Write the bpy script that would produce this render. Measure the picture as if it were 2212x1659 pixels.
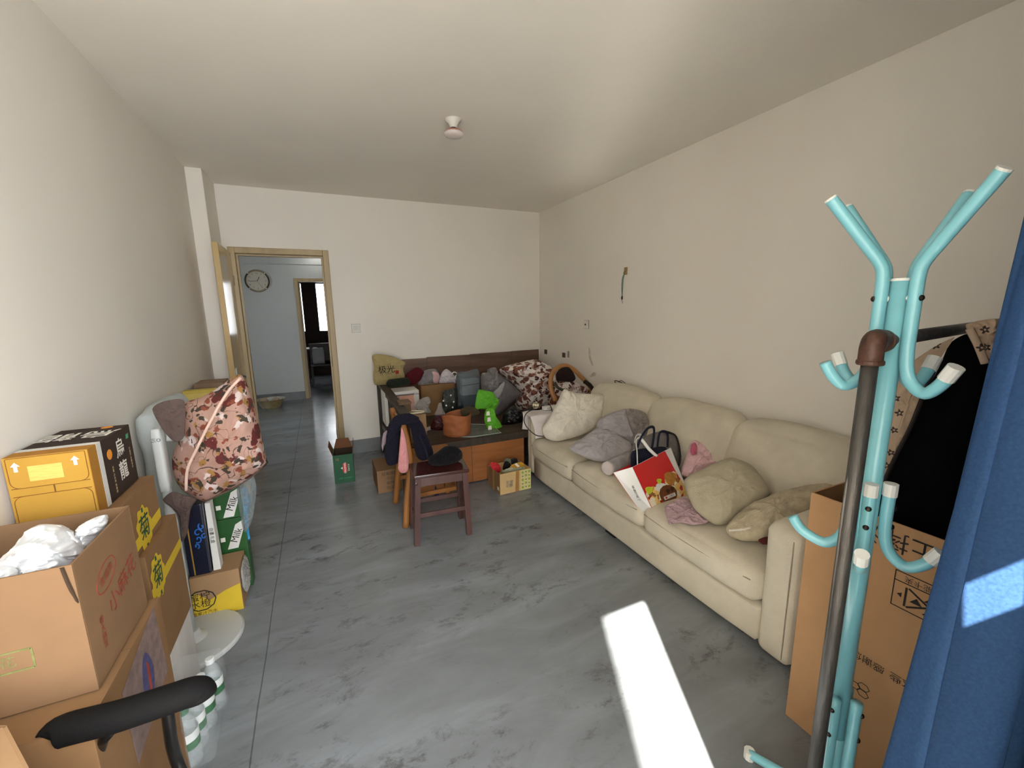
import bpy, bmesh, math, random
from mathutils import Vector, Matrix, noise
random.seed(7)
for _o in list(bpy.data.objects): bpy.data.objects.remove(_o)
SC = bpy.context.scene
COL = SC.collection

# ------------------------------------------------------------------ camera
CF = 904.84                                     # focal length in pixels of the 2212 px wide frame
CR = Vector((0.90801148, -0.41863822, -0.01603745))
CU = Vector((0.08846558, 0.15418018, 0.98407434))
CW = Vector((0.40949848, 0.89496956, -0.17703244))
CP = Vector((0.0, 0.0, 1.551))
cam_d = bpy.data.cameras.new('camera')
cam = bpy.data.objects.new('camera', cam_d); COL.objects.link(cam)
cam_d.sensor_fit = 'HORIZONTAL'; cam_d.sensor_width = 36.0; cam_d.lens = 36.0 * CF / 2212.0
cam_d.clip_start = 0.02; cam_d.clip_end = 200
mm = Matrix((CR, CU, -CW)).transposed().to_4x4(); mm.translation = CP
cam.matrix_world = mm
SC.camera = cam

# ------------------------------------------------------------------ sky, sun, exposure
SC.view_settings.view_transform = 'Standard'; SC.view_settings.look = 'None'
SC.view_settings.gamma = 1.0; SC.view_settings.use_curve_mapping = False
SC.view_settings.exposure = 0.38
SKY_STRENGTH, SUN_STRENGTH = 8.6, 36.0
world = bpy.data.worlds.new('sky'); SC.world = world; world.use_nodes = True
wn = world.node_tree.nodes; bg = wn['Background']
bg.inputs[0].default_value = (0.93, 0.965, 1.0, 1); bg.inputs[1].default_value = SKY_STRENGTH
SUN_AZ, SUN_EL = math.radians(26.2), math.radians(50.0)
sun_dir = Vector((math.sin(SUN_AZ) * math.cos(SUN_EL), math.cos(SUN_AZ) * math.cos(SUN_EL), -math.sin(SUN_EL)))
sd = bpy.data.lights.new('sun', 'SUN'); sd.energy = SUN_STRENGTH; sd.angle = math.radians(0.6); sd.color = (1.0, 0.94, 0.84)
so = bpy.data.objects.new('sun', sd); COL.objects.link(so); so.location = (-3, -6, 8)
so.rotation_euler = sun_dir.to_track_quat('-Z', 'Y').to_euler()
SC.cycles.max_bounces = 10; SC.cycles.diffuse_bounces = 7; SC.cycles.glossy_bounces = 4
SC.cycles.transparent_max_bounces = 16; SC.cycles.sample_clamp_indirect = 60.0; SC.cycles.blur_glossy = 0.0

# ------------------------------------------------------------------ helpers: points
def ray(u, v): return CW + CR * ((u - 1106.0) / CF) + CU * ((829.5 - v) / CF)
def P(u, v, x=None, y=None, z=None):
    """world point seen at a pixel, on the plane x=, y= or z="""
    d = ray(u, v); ax, c = (0, x) if x is not None else ((1, y) if y is not None else (2, z))
    return CP + d * ((c - CP[ax]) / d[ax])
def PP(u, v, pt, n):
    d = ray(u, v); n = Vector(n); return CP + d * ((Vector(pt) - CP).dot(n) / d.dot(n))

# ------------------------------------------------------------------ helpers: materials
def lin(c):
    if isinstance(c, str):
        c = c.lstrip('#'); c = [int(c[i:i + 2], 16) / 255 for i in (0, 2, 4)]
    else: c = [k / 255 for k in c]
    return tuple(k / 12.92 if k <= 0.04045 else ((k + 0.055) / 1.055) ** 2.4 for k in c)
MATS = {}
def nodes_of(name):
    m = bpy.data.materials.new(name); m.use_nodes = True
    nt = m.node_tree; return m, nt, nt.nodes['Principled BSDF']
def N(nt, typ, **kw):
    n = nt.nodes.new(typ)
    for k, v in kw.items():
        if k.startswith('i_'):
            key = k[2:]; key = int(key) if key.isdigit() else key.replace('_', ' ')
            n.inputs[key].default_value = v
        else: setattr(n, k, v)
    return n
def ramp(nt, fac, stops, interp='LINEAR'):
    r = nt.nodes.new('ShaderNodeValToRGB'); r.color_ramp.interpolation = interp
    el = r.color_ramp.elements
    while len(el) < len(stops): el.new(0.5)
    for e, (p, c) in zip(el, stops):
        e.position = p; e.color = tuple(c) + (1,) if len(c) == 3 else c
    nt.links.new(fac, r.inputs[0]); return r.outputs[0]
def mixc(nt, fac, a, b, mode='MIX'):
    m = nt.nodes.new('ShaderNodeMix'); m.data_type = 'RGBA'; m.blend_type = mode
    for s, v in ((0, fac), (6, a), (7, b)):
        if hasattr(v, 'default_value') or hasattr(v, 'is_output'): nt.links.new(v, m.inputs[s])
        else: m.inputs[s].default_value = v if s == 0 else tuple(v) + (1,)
    return m.outputs[2]
def mat(name, col, rough=0.7, var=0.10, vscale=8, bump=0.0, bscale=60, metal=0.0, spec=0.4, alpha=1.0, stretch=(1, 1, 1), col2=None, sheen=0.0, coat=0.0):
    """procedural material: base colour with noise variation and noise bump"""
    if name in MATS: return MATS[name]
    m, nt, b = nodes_of(name); L = nt.links
    c = lin(col)
    tc = N(nt, 'ShaderNodeTexCoord'); mp = N(nt, 'ShaderNodeMapping'); mp.inputs[3].default_value = stretch
    L.new(tc.outputs['Object'], mp.inputs[0])
    no = N(nt, 'ShaderNodeTexNoise', i_Scale=vscale, i_Detail=5.0, i_Roughness=0.6); L.new(mp.outputs[0], no.inputs[0])
    a = tuple(max(0, k * (1 - var)) for k in c); d = lin(col2) if col2 else tuple(min(1, k * (1 + var)) for k in c)
    L.new(ramp(nt, no.outputs[0], [(0.32, a), (0.68, d)]), b.inputs['Base Color'])
    b.inputs['Roughness'].default_value = rough; b.inputs['Metallic'].default_value = metal
    b.inputs['Specular IOR Level'].default_value = spec; b.inputs['Alpha'].default_value = alpha
    if sheen: b.inputs['Sheen Weight'].default_value = sheen
    if coat: b.inputs['Coat Weight'].default_value = coat; b.inputs['Coat Roughness'].default_value = 0.15
    if bump:
        n2 = N(nt, 'ShaderNodeTexNoise', i_Scale=bscale, i_Detail=4.0); L.new(mp.outputs[0], n2.inputs[0])
        bp = N(nt, 'ShaderNodeBump', i_Strength=bump, i_Distance=0.01); L.new(n2.outputs[0], bp.inputs['Height'])
        L.new(bp.outputs[0], b.inputs['Normal'])
    MATS[name] = m; return m
def carton_mat(name, col): return mat(name, col, rough=0.82, var=0.07, vscale=5, bump=0.06, bscale=25, spec=0.2)
def cloth_mat(name, col, var=0.08, **k): return mat(name, col, rough=0.92, var=var, vscale=k.pop('vscale', 14), bump=k.pop('bump', 0.35), bscale=k.pop('bscale', 220), spec=0.15, sheen=0.03, **k)
def plastic_film(name, col, alpha=0.45, rough=0.25):
    return mat(name, col, rough=rough, var=0.15, vscale=9, bump=0.5, bscale=26, spec=0.5, alpha=alpha)

# ------------------------------------------------------------------ helpers: objects
ORG = {}
def tag(o, label=None, cat=None, group=None, kind=None):
    if label: o['label'] = label
    if cat: o['category'] = cat
    if group: o['group'] = group
    if kind: o['kind'] = kind
    return o
def thing(name, loc, label, cat, group=None):
    o = bpy.data.objects.new(name, None); COL.objects.link(o); o.location = loc; o.empty_display_size = 0.05
    ORG[o.name] = Vector(loc); return tag(o, label, cat, group)
class MB:
    """mesh builder in world coordinates"""
    def __init__(s): s.v = []; s.f = []; s.sm = True
    def add(s, vs, fs):
        k = len(s.v); s.v += [tuple(v) for v in vs]; s.f += [tuple(i + k for i in f) for f in fs]; return s
    def box(s, x0, x1, y0, y1, z0, z1, rz=0.0, c=None):
        vs = [Vector((x, y, z)) for z in (z0, z1) for x, y in ((x0, y0), (x1, y0), (x1, y1), (x0, y1))]
        if rz:
            c = Vector(c if c else ((x0 + x1) / 2, (y0 + y1) / 2, 0)); R = Matrix.Rotation(rz, 3, 'Z')
            vs = [R @ (v - c) + c for v in vs]
        return s.add(vs, [(0, 3, 2, 1), (4, 5, 6, 7), (0, 1, 5, 4), (1, 2, 6, 5), (2, 3, 7, 6), (3, 0, 4, 7)])
    def hexa(s, b, t): return s.add(list(b) + list(t), [(0, 3, 2, 1), (4, 5, 6, 7), (0, 1, 5, 4), (1, 2, 6, 5), (2, 3, 7, 6), (3, 0, 4, 7)])
    def slab(s, quad, th):
        """thick sheet from a planar polygon, extruded along -normal"""
        q = [Vector(k) for k in quad]; n = (q[1] - q[0]).cross(q[2] - q[0]).normalized() * th
        k = len(q); vs = q + [p - n for p in q]
        fs = [tuple(range(k)), tuple(range(2 * k - 1, k - 1, -1))] + [(i, k + i, k + (i + 1) % k, (i + 1) % k) for i in range(k)]
        return s.add(vs, fs)
    def bar(s, a, b, w, d, up=(0, 0, 1)):
        a, b = Vector(a), Vector(b); t = (b - a).normalized(); up = Vector(up)
        if abs(t.dot(up)) > 0.98: up = Vector((0, 1, 0))
        r = t.cross(up).normalized(); u = r.cross(t).normalized(); r *= w / 2; u *= d / 2
        return s.hexa([a - r - u, a + r - u, a + r + u, a - r + u], [b - r - u, b + r - u, b + r + u, b - r + u])
    def tube(s, pts, r, n=10, cap=True, flat=1.0):
        pts = [Vector(p) for p in pts]; rs = r if isinstance(r, (list, tuple)) else [r] * len(pts)
        prev = None; rings = []
        for i, p in enumerate(pts):
            t = (pts[min(i + 1, len(pts) - 1)] - pts[max(i - 1, 0)]).normalized()
            if prev is None:
                u = Vector((0, 0, 1)) if abs(t.z) < 0.9 else Vector((1, 0, 0))
                u = (u - t * u.dot(t)).normalized()
            else: u = (prev - t * prev.dot(t)).normalized()
            prev = u; w = t.cross(u)
            rings.append([p + (u * math.cos(2 * math.pi * k / n) + w * math.sin(2 * math.pi * k / n) * flat) * rs[i] for k in range(n)])
        vs = [q for rg in rings for q in rg]; m = len(rings)
        fs = [(i * n + k, i * n + (k + 1) % n, (i + 1) * n + (k + 1) % n, (i + 1) * n + k) for i in range(m - 1) for k in range(n)]
        if cap: fs += [tuple(range(n - 1, -1, -1)), tuple((m - 1) * n + k for k in range(n))]
        return s.add(vs, fs)
    def lathe(s, prof, c, n=32, axis=(0, 0, 1), cap=True):
        c = Vector(c); ax = Vector(axis).normalized(); a = Vector((1, 0, 0)) if abs(ax.x) < 0.9 else Vector((0, 1, 0))
        a = (a - ax * a.dot(ax)).normalized(); b = ax.cross(a); m = len(prof)
        vs = [c + (a * math.cos(2 * math.pi * k / n) + b * math.sin(2 * math.pi * k / n)) * r + ax * h for r, h in prof for k in range(n)]
        fs = [(i * n + k, i * n + (k + 1) % n, (i + 1) * n + (k + 1) % n, (i + 1) * n + k) for i in range(m - 1) for k in range(n)]
        if cap: fs += [tuple(range(n - 1, -1, -1)), tuple((m - 1) * n + k for k in range(n))]
        return s.add(vs, fs)
    def rbox(s, x0, x1, y0, y1, z0, z1, r=0.03, n=10, puff=0.0, wr=0.0, ws=6.0, fn=None, seed=0):
        """rounded soft box; puff bulges the faces, wr adds wrinkles, fn maps each point"""
        lo, hi = Vector((x0, y0, z0)), Vector((x1, y1, z1)); c = (lo + hi) / 2; h = (hi - lo) / 2
        vs, fs, idx = [], [], {}
        def vid(i, j, k):
            if (i, j, k) in idx: return idx[(i, j, k)]
            t = Vector((2 * i / n - 1, 2 * j / n - 1, 2 * k / n - 1))
            t = Vector([math.copysign(1 - (1 - abs(q)) ** 1.25, q) for q in t])
            p = Vector([t[a] * h[a] for a in range(3)])
            inn = Vector([max(-(h[a] - r), min(h[a] - r, p[a])) for a in range(3)])
            d = p - inn
            if d.length > 1e-9: p = inn + d.normalized() * r
            nn = Vector([(1 if abs(abs(t[a]) - 1) < 1e-6 else 0) * math.copysign(1, t[a]) for a in range(3)])
            if puff:
                for a in range(3):
                    o1, o2 = (a + 1) % 3, (a + 2) % 3
                    p[a] += math.copysign(1, t[a]) * puff * (abs(t[a]) ** 3) * (1 - t[o1] ** 2) * (1 - t[o2] ** 2)
            q = p + c
            if wr:
                dd = d.normalized() if d.length > 1e-9 else nn
                q = q + dd * wr * noise.noise(q * ws + Vector((seed, seed * 2.1, 0)))
            if fn: q = fn(q)
            idx[(i, j, k)] = len(vs); vs.append(q); return idx[(i, j, k)]
        for a in range(n):
            for b in range(n):
                fs.append((vid(a, b, 0), vid(a, b + 1, 0), vid(a + 1, b + 1, 0), vid(a + 1, b, 0)))
                fs.append((vid(a, b, n), vid(a + 1, b, n), vid(a + 1, b + 1, n), vid(a, b + 1, n)))
                fs.append((vid(a, 0, b), vid(a + 1, 0, b), vid(a + 1, 0, b + 1), vid(a, 0, b + 1)))
                fs.append((vid(a, n, b), vid(a, n, b + 1), vid(a + 1, n, b + 1), vid(a + 1, n, b)))
                fs.append((vid(0, a, b), vid(0, a, b + 1), vid(0, a + 1, b + 1), vid(0, a + 1, b)))
                fs.append((vid(n, a, b), vid(n, a + 1, b), vid(n, a + 1, b + 1), vid(n, a, b + 1)))
        return s.add(vs, fs)
    def puff(s, pts, n, tf, tb, wr=0.012, ws=9.0, seed=0, K=26, M=150, p=0.5, ridge=0.0, rdir=None, rs=30.0, center=None):
        """soft closed volume from a planar outline: front thickness tf towards n, back thickness tb"""
        n = Vector(n).normalized(); q = [Vector(a) for a in pts]; k = len(q)
        # smooth closed outline, resampled
        out = []; 
        for i in range(M):
            t = i * k / M; j = int(t); f = t - j
            p0, p1, p2, p3 = q[(j - 1) % k], q[j % k], q[(j + 1) % k], q[(j + 2) % k]
            cr = 0.5 * ((2 * p1) + (p2 - p0) * f + (2 * p0 - 5 * p1 + 4 * p2 - p3) * f * f + (3 * p1 - p0 - 3 * p2 + p3) * f ** 3)
            out.append(cr * 0.7 + (p1 * (1 - f) + p2 * f) * 0.3)
        c = Vector(center) if center is not None else sum(out, Vector()) / M
        size = sum((o - c).length for o in out) / M
        vs = []
        def disp(pt, t):
            o_ = Vector((seed * 3.7, seed, -seed)); w = -0.55
            for k_, (fq, am) in enumerate(((1.3, 1.0), (2.9, 0.7), (6.1, 0.36))):
                v_ = noise.noise(pt * (ws * fq) + o_ * (1 + k_) + noise.noise_vector(pt * ws) * 0.35)
                w += am * max(0.0, 1 - 3.2 * abs(v_)) ** 1.5
            if ridge:
                d = Vector(rdir) if rdir else Vector((0, 0, 1)).cross(n)
                w2 = math.sin(pt.dot(d) * rs + 2.5 * noise.noise(pt * ws * 0.6)); return w * wr * 0.75 + ridge * w2 * (1 - t ** 4)
            return w * wr * 0.75
        prof = lambda t: max(0.0, 1 - t ** 2) ** p
        for side, th in ((1, tf), (-1, tb)):
            for r in range(K):
                t = math.sin((r) / K * math.pi / 2)
                for o in out:
                    base = c + (o - c) * t
                    vs.append(base + n * side * (th * prof(t) + disp(base + n * side, t) * (0.25 + 0.75 * prof(t))))
        ring = [o + n * disp(o, 1) * 0.4 for o in out]
        B = 2 * K * M; vs += ring; fs = []
        for sd_, side in ((0, 1), (1, -1)):
            o0 = sd_ * K * M
            for r in range(K):
                for i in range(M):
                    a, b = o0 + r * M + i, o0 + r * M + (i + 1) % M
                    if r < K - 1: c2, d2 = o0 + (r + 1) * M + (i + 1) % M, o0 + (r + 1) * M + i
                    else: c2, d2 = B + (i + 1) % M, B + i
                    fs.append((a, d2, c2, b) if side == 1 else (a, b, c2, d2))
        return s.add(vs, fs)
    def grid(s, fn, nu, nv, closed=False):
        vs = [fn(i / nu, j / nv) for i in range(nu + 1) for j in range(nv + 1)]
        fs = [(i * (nv + 1) + j, (i + 1) * (nv + 1) + j, (i + 1) * (nv + 1) + j + 1, i * (nv + 1) + j + 1) for i in range(nu) for j in range(nv)]
        return s.add(vs, fs)
    def build(s, name, m, parent=None, smooth=False, bevel=0.0, label=None, cat=None, group=None, kind=None, thick=0.0, loc=None, subsurf=0):
        me = bpy.data.meshes.new(name); 
        if parent is not None: org = ORG[parent.name]
        elif loc is not None: org = Vector(loc)
        else:
            xs = [v[0] for v in s.v]; ys = [v[1] for v in s.v]; zs = [v[2] for v in s.v]
            org = Vector(((min(xs) + max(xs)) / 2, (min(ys) + max(ys)) / 2, min(zs)))
        me.from_pydata([tuple(Vector(v) - org) for v in s.v], [], s.f)
        bm = bmesh.new(); bm.from_mesh(me); bmesh.ops.remove_doubles(bm, verts=bm.verts, dist=1e-5)
        bmesh.ops.recalc_face_normals(bm, faces=bm.faces)
        if bevel:
            ed = [e for e in bm.edges if len(e.link_faces) == 2 and e.calc_face_angle(0) > 0.5]
            bmesh.ops.bevel(bm, geom=ed, offset=bevel, segments=2, affect='EDGES', profile=0.6)
        if smooth:
            for f in bm.faces: f.smooth = True
        bm.to_mesh(me); bm.free(); me.materials.append(m)
        o = bpy.data.objects.new(name, me); COL.objects.link(o)
        if parent is not None: o.parent = parent
        else: o.location = org
        ORG[o.name] = org
        if thick:
            md = o.modifiers.new('solid', 'SOLIDIFY'); md.thickness = thick; md.offset = 0
        if subsurf:
            md = o.modifiers.new('sub', 'SUBSURF'); md.levels = subsurf; md.render_levels = subsurf
        if smooth and not bevel:
            pass
        return tag(o, label, cat, group, kind)
def struct(name, mb, m, parent=None, **k):
    return mb.build(name, m, parent, kind='structure', **k) if parent is None else mb.build(name, m, parent, **k)
def text(s, size, org, right, up, m, parent, name='lettering', align='CENTER', squash=1.0, off=0.0012, spacing=None, label=None, bold=0.0):
    """flat lettering as a mesh lying on a surface; org is the middle of the text"""
    cu = bpy.data.curves.new(name, 'FONT'); cu.body = s; cu.size = size; cu.align_x = align; cu.align_y = 'CENTER'
    cu.resolution_u = 2; cu.offset = bold
    if spacing: cu.space_line = spacing
    to = bpy.data.objects.new(name, cu); COL.objects.link(to)
    bpy.context.view_layer.update()
    me = bpy.data.meshes.new_from_object(to.evaluated_get(bpy.context.evaluated_depsgraph_get()))
    bpy.data.objects.remove(to); bpy.data.curves.remove(cu)
    r, u = Vector(right).normalized(), Vector(up).normalized(); n = r.cross(u).normalized()
    u = n.cross(r); o3 = Vector(org) - ORG[parent.name]
    for v in me.vertices: v.co = o3 + r * v.co.x * squash + u * v.co.y + n * off
    me.materials.clear(); me.materials.append(m); me.name = name
    o = bpy.data.objects.new(name, me); COL.objects.link(o); o.parent = parent; ORG[o.name] = ORG[parent.name]
    if label: o['label'] = label
    return o
def decal(pts, m, parent, name, off=0.001, th=0.0006):
    """thin printed or taped patch lying on a face (points counter-clockwise seen from outside)"""
    q = [Vector(p) for p in pts]; n = (q[1] - q[0]).cross(q[2] - q[0]).normalized()
    return MB().slab([p + n * (off + th) for p in q], th).build(name, m, parent)
def disc_pts(c, r, right, up, n=20, sx=1.0):
    c, a, b = Vector(c), Vector(right).normalized(), Vector(up).normalized()
    return [c + a * math.cos(2 * math.pi * k / n) * r * sx + b * math.sin(2 * math.pi * k / n) * r for k in range(n)]
def spline(pts, n=6):
    q = [Vector(p) for p in pts]; out = []
    for i in range(len(q) - 1):
        p0, p1, p2, p3 = q[max(i - 1, 0)], q[i], q[i + 1], q[min(i + 2, len(q) - 1)]
        for j in range(n):
            f = j / n
            out.append(0.5 * ((2 * p1) + (p2 - p0) * f + (2 * p0 - 5 * p1 + 4 * p2 - p3) * f * f + (3 * p1 - p0 - 3 * p2 + p3) * f ** 3))
    return out + [q[-1]]
def outline(px, **pl):
    if 'pl' in pl: return [PP(u, v, *pl['pl']) for u, v in px]
    return [P(u, v, **pl) for u, v in px]
FWD = Vector((-0.41, -0.91, 0.0)).normalized()       # from the room back towards the window wall
# ================================================================== SETTING
XL, XR, YF, H = -0.848, 2.5815, 4.766, 2.70
YB = -0.12
def wall_mat(name, col, marks=True):
    m, nt, b = nodes_of(name); L = nt.links
    tc = N(nt, 'ShaderNodeTexCoord')
    n1 = N(nt, 'ShaderNodeTexNoise', i_Scale=1.3, i_Detail=6.0); L.new(tc.outputs['Object'], n1.inputs[0])
    c = lin(col)
    base = ramp(nt, n1.outputs[0], [(0.3, tuple(k * 0.95 for k in c)), (0.7, c)])
    n2 = N(nt, 'ShaderNodeTexNoise', i_Scale=7.0, i_Detail=8.0, i_Roughness=0.7); L.new(tc.outputs['Object'], n2.inputs[0])
    sp = ramp(nt, n2.outputs[0], [(0.70, (0, 0, 0)), (0.80, (1, 1, 1))])
    geo = N(nt, 'ShaderNodeNewGeometry'); sx = N(nt, 'ShaderNodeSeparateXYZ'); L.new(geo.outputs['Position'], sx.inputs[0])
    low = ramp(nt, sx.outputs[2], [(0.0, (1, 1, 1)), (0.9, (0.06, 0.06, 0.06))])
    mu = N(nt, 'ShaderNodeMath', operation='MULTIPLY'); L.new(sp, mu.inputs[0]); L.new(low, mu.inputs[1])
    mu2 = N(nt, 'ShaderNodeMath', operation='MULTIPLY', i_1=0.30); L.new(mu.outputs[0], mu2.inputs[0])
    L.new(mixc(nt, mu2.outputs[0], base, lin((120, 112, 100))), b.inputs['Base Color'])
    b.inputs['Roughness'].default_value = 0.82; b.inputs['Specular IOR Level'].default_value = 0.25
    n3 = N(nt, 'ShaderNodeTexNoise', i_Scale=55.0, i_Detail=3.0); L.new(tc.outputs['Object'], n3.inputs[0])
    bp = N(nt, 'ShaderNodeBump', i_Strength=0.10, i_Distance=0.004); L.new(n3.outputs[0], bp.inputs['Height']); L.new(bp.outputs[0], b.inputs['Normal'])
    return m
def floor_mat():
    m, nt, b = nodes_of('painted_concrete'); L = nt.links
    geo = N(nt, 'ShaderNodeNewGeometry'); pos = geo.outputs['Position']
    mp = N(nt, 'ShaderNodeMapping'); mp.inputs[2].default_value = (0, 0, math.radians(-35)); mp.inputs[3].default_value = (0.55, 1.9, 1); L.new(pos, mp.inputs[0])
    n1 = N(nt, 'ShaderNodeTexNoise', i_Scale=2.2, i_Detail=9.0, i_Roughness=0.62, i_Distortion=0.6); L.new(mp.outputs[0], n1.inputs[0])
    n0 = N(nt, 'ShaderNodeTexNoise', i_Scale=0.9, i_Detail=5.0, i_Roughness=0.6); L.new(pos, n0.inputs[0])
    base0 = ramp(nt, n1.outputs[0], [(0.28, lin((110, 114, 117))), (0.5, lin((126, 131, 135))), (0.72, lin((142, 148, 154)))])
    base = mixc(nt, ramp(nt, n0.outputs[0], [(0.42, (0, 0, 0)), (0.62, (0.35, 0.35, 0.35))]), base0, lin((102, 104, 104)))
    mps = N(nt, 'ShaderNodeMapping'); mps.inputs[2].default_value = (0, 0, math.radians(-24)); mps.inputs[3].default_value = (1.0, 1.7, 1); L.new(pos, mps.inputs[0])
    n2 = N(nt, 'ShaderNodeTexNoise', i_Scale=6.5, i_Detail=15.0, i_Roughness=0.78, i_Distortion=0.3); L.new(mps.outputs[0], n2.inputs[0])
    n5 = N(nt, 'ShaderNodeTexNoise', i_Scale=1.7, i_Detail=4.0, i_Distortion=0.8); L.new(mps.outputs[0], n5.inputs[0])
    clus = ramp(nt, n5.outputs[0], [(0.42, (0, 0, 0)), (0.62, (1, 1, 1))])
    sm = ramp(nt, n2.outputs[0], [(0.52, (0, 0, 0)), (0.62, (1, 1, 1))])
    mu0 = N(nt, 'ShaderNodeMath', operation='MULTIPLY'); L.new(sm, mu0.inputs[0]); L.new(clus, mu0.inputs[1])
    mu = N(nt, 'ShaderNodeMath', operation='MULTIPLY', i_1=0.8); L.new(mu0.outputs[0], mu.inputs[0])
    c2 = mixc(nt, mu.outputs[0], base, lin((78, 78, 77)))
    # pits and specks
    vo = N(nt, 'ShaderNodeTexVoronoi', i_Scale=9.0); L.new(pos, vo.inputs[0])
    pit = ramp(nt, vo.outputs['Distance'], [(0.03, (1, 1, 1)), (0.07, (0, 0, 0))])
    n4 = N(nt, 'ShaderNodeTexNoise', i_Scale=2.0); L.new(pos, n4.inputs[0])
    gate = ramp(nt, n4.outputs[0], [(0.5, (0, 0, 0)), (0.6, (1, 1, 1))])
    mp2 = N(nt, 'ShaderNodeMath', operation='MULTIPLY'); L.new(pit, mp2.inputs[0]); L.new(gate, mp2.inputs[1])
    mp3 = N(nt, 'ShaderNodeMath', operation='MULTIPLY', i_1=0.6); L.new(mp2.outputs[0], mp3.inputs[0])
    c3 = mixc(nt, mp3.outputs[0], c2, lin((62, 60, 60)))
    # scored joints in the screed
    sx = N(nt, 'ShaderNodeSeparateXYZ'); L.new(pos, sx.inputs[0])
    nw = N(nt, 'ShaderNodeTexNoise', i_Scale=1.6, i_Detail=3.0); L.new(pos, nw.inputs[0])
    def joint(out, at, w, wob):
        a = N(nt, 'ShaderNodeMath', operation='MULTIPLY_ADD', i_1=wob, i_2=-at - wob * 0.5); L.new(nw.outputs[0], a.inputs[0])
        s_ = N(nt, 'ShaderNodeMath', operation='ADD'); L.new(out, s_.inputs[0]); L.new(a.outputs[0], s_.inputs[1])
        ab = N(nt, 'ShaderNodeMath', operation='ABSOLUTE'); L.new(s_.outputs[0], ab.inputs[0])
        lt = N(nt, 'ShaderNodeMath', operation='LESS_THAN', i_1=w); L.new(ab.outputs[0], lt.inputs[0]); return lt.outputs[0]
    j1 = joint(sx.outputs[0], -0.350, 0.0028, 0.02)
    j2 = joint(sx.outputs[1], 4.78, 0.006, 0.02)
    mx = N(nt, 'ShaderNodeMath', operation='MAXIMUM'); L.new(j1, mx.inputs[0]); L.new(j2, mx.inputs[1])
    mj = N(nt, 'ShaderNodeMath', operation='MULTIPLY', i_1=0.62); L.new(mx.outputs[0], mj.inputs[0])
    L.new(mixc(nt, mj.outputs[0], c3, lin((60, 60, 60))), b.inputs['Base Color'])
    rr = ramp(nt, n1.outputs[0], [(0.3, (0.27,) * 3), (0.7, (0.19,) * 3)])
    L.new(rr, b.inputs['Roughness']); b.inputs['Specular IOR Level'].default_value = 0.5
    mpb = N(nt, 'ShaderNodeMapping'); mpb.inputs[3].default_value = (0.7, 1.6, 1); L.new(pos, mpb.inputs[0])
    nb = N(nt, 'ShaderNodeTexNoise', i_Scale=11.0, i_Detail=6.0, i_Roughness=0.6); L.new(mpb.outputs[0], nb.inputs[0])
    bp = N(nt, 'ShaderNodeBump', i_Strength=0.14, i_Distance=0.012); L.new(nb.outputs[0], bp.inputs['Height'])
    L.new(bp.outputs[0], b.inputs['Normal'])
    return m
M_WALL = wall_mat('white_wall_paint', (233, 228, 219)); M_CEIL = wall_mat('white_ceiling_paint', (234, 229, 220))
M_HALL = wall_mat('hall_wall_paint', (196, 199, 198))
M_FLOOR = floor_mat()
M_SKIRT = mat('grey_skirting_paint', (120, 123, 125), rough=0.5, var=0.12, vscale=6, bump=0.1, bscale=20)
M_FRAME = mat('cream_wood_paint', (168, 148, 110), rough=0.42, var=0.14, vscale=3, stretch=(3, 3, 0.4), bump=0.12, bscale=14)
M_DOOR = mat('cream_door_varnish', (186, 160, 112), rough=0.14, var=0.08, vscale=3, bump=0.05, bscale=5, stretch=(1, 1, 0.5))
M_CONC = mat('balcony_concrete', (196, 188, 174), rough=0.85, var=0.1, bump=0.2, bscale=20)

MB_ = MB
struct('floor', MB().box(-2.6, 2.75, -0.27, 12.4, -0.06, 0.0), M_FLOOR, loc=(0, 0, 0))
struct('ceiling', MB().box(-1.05, 2.75, -0.36, 5.0, H, H + 0.12), M_CEIL, loc=(0, 0, H))
struct('wall_left', MB().box(XL - 0.2, XL, -0.36, 5.0, 0, H), M_WALL, loc=(XL, 0, 0))
struct('wall_right', MB().box(XR, XR + 0.2, -0.36, 5.0, 0, H), M_WALL, loc=(XR, 0, 0))
struct('wall_pier', MB().box(XL, -0.7345, 4.312, YF, 0, H), M_WALL, loc=(XL, 4.312, 0), bevel=0.006)
DX0, DX1, DZ = -0.695, 0.1644, 2.1575                      # door frame, outer edges
wf = MB().box(XL, DX0, YF, 5.0, 0, H).box(DX1, XR, YF, 5.0, 0, H).box(DX0, DX1, YF, 5.0, DZ, H)
struct('wall_far', wf, M_WALL, loc=(0.9, YF, 0))
# wall behind the camera with the balcony doorway
OX0, OX1, OZ = -0.80, 0.642, 2.385
OX2 = 1.62
wb = MB().box(XL, OX0, -0.27, YB, 0, H).box(OX2, XR, -0.27, YB, 0, H).box(OX0, OX2, -0.27, YB, OZ, H)
struct('wall_back', wb, M_WALL, loc=(0.9, YB, 0))
# unseen boards added right of the doorway; two gaps cast the curtain's sun spots
w4 = thing('window_4', (1.13, YB, 0), None, None); tag(w4, kind='structure')
M_GAPBOARD = mat('sun_gap_wood', (150, 132, 104), rough=0.6, var=0.12)
h1, h2 = (0.84, 0.915, 1.480, 1.600), (1.10, 1.26, 1.36, 1.53)
for (a, b_, c, d) in ((OX1, h1[0], 0, OZ), (h1[0], h1[1], 0, h1[2]), (h1[0], h1[1], h1[3], OZ), (h1[1], h2[0], 0, OZ), (h2[0], h2[1], 0, h2[2]), (h2[0], h2[1], h2[3], OZ), (h2[1], OX2, 0, OZ)):
    MB().box(a, b_, YB - 0.02, YB, c, d).build('sun_gap_board', M_GAPBOARD, w4)
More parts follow.
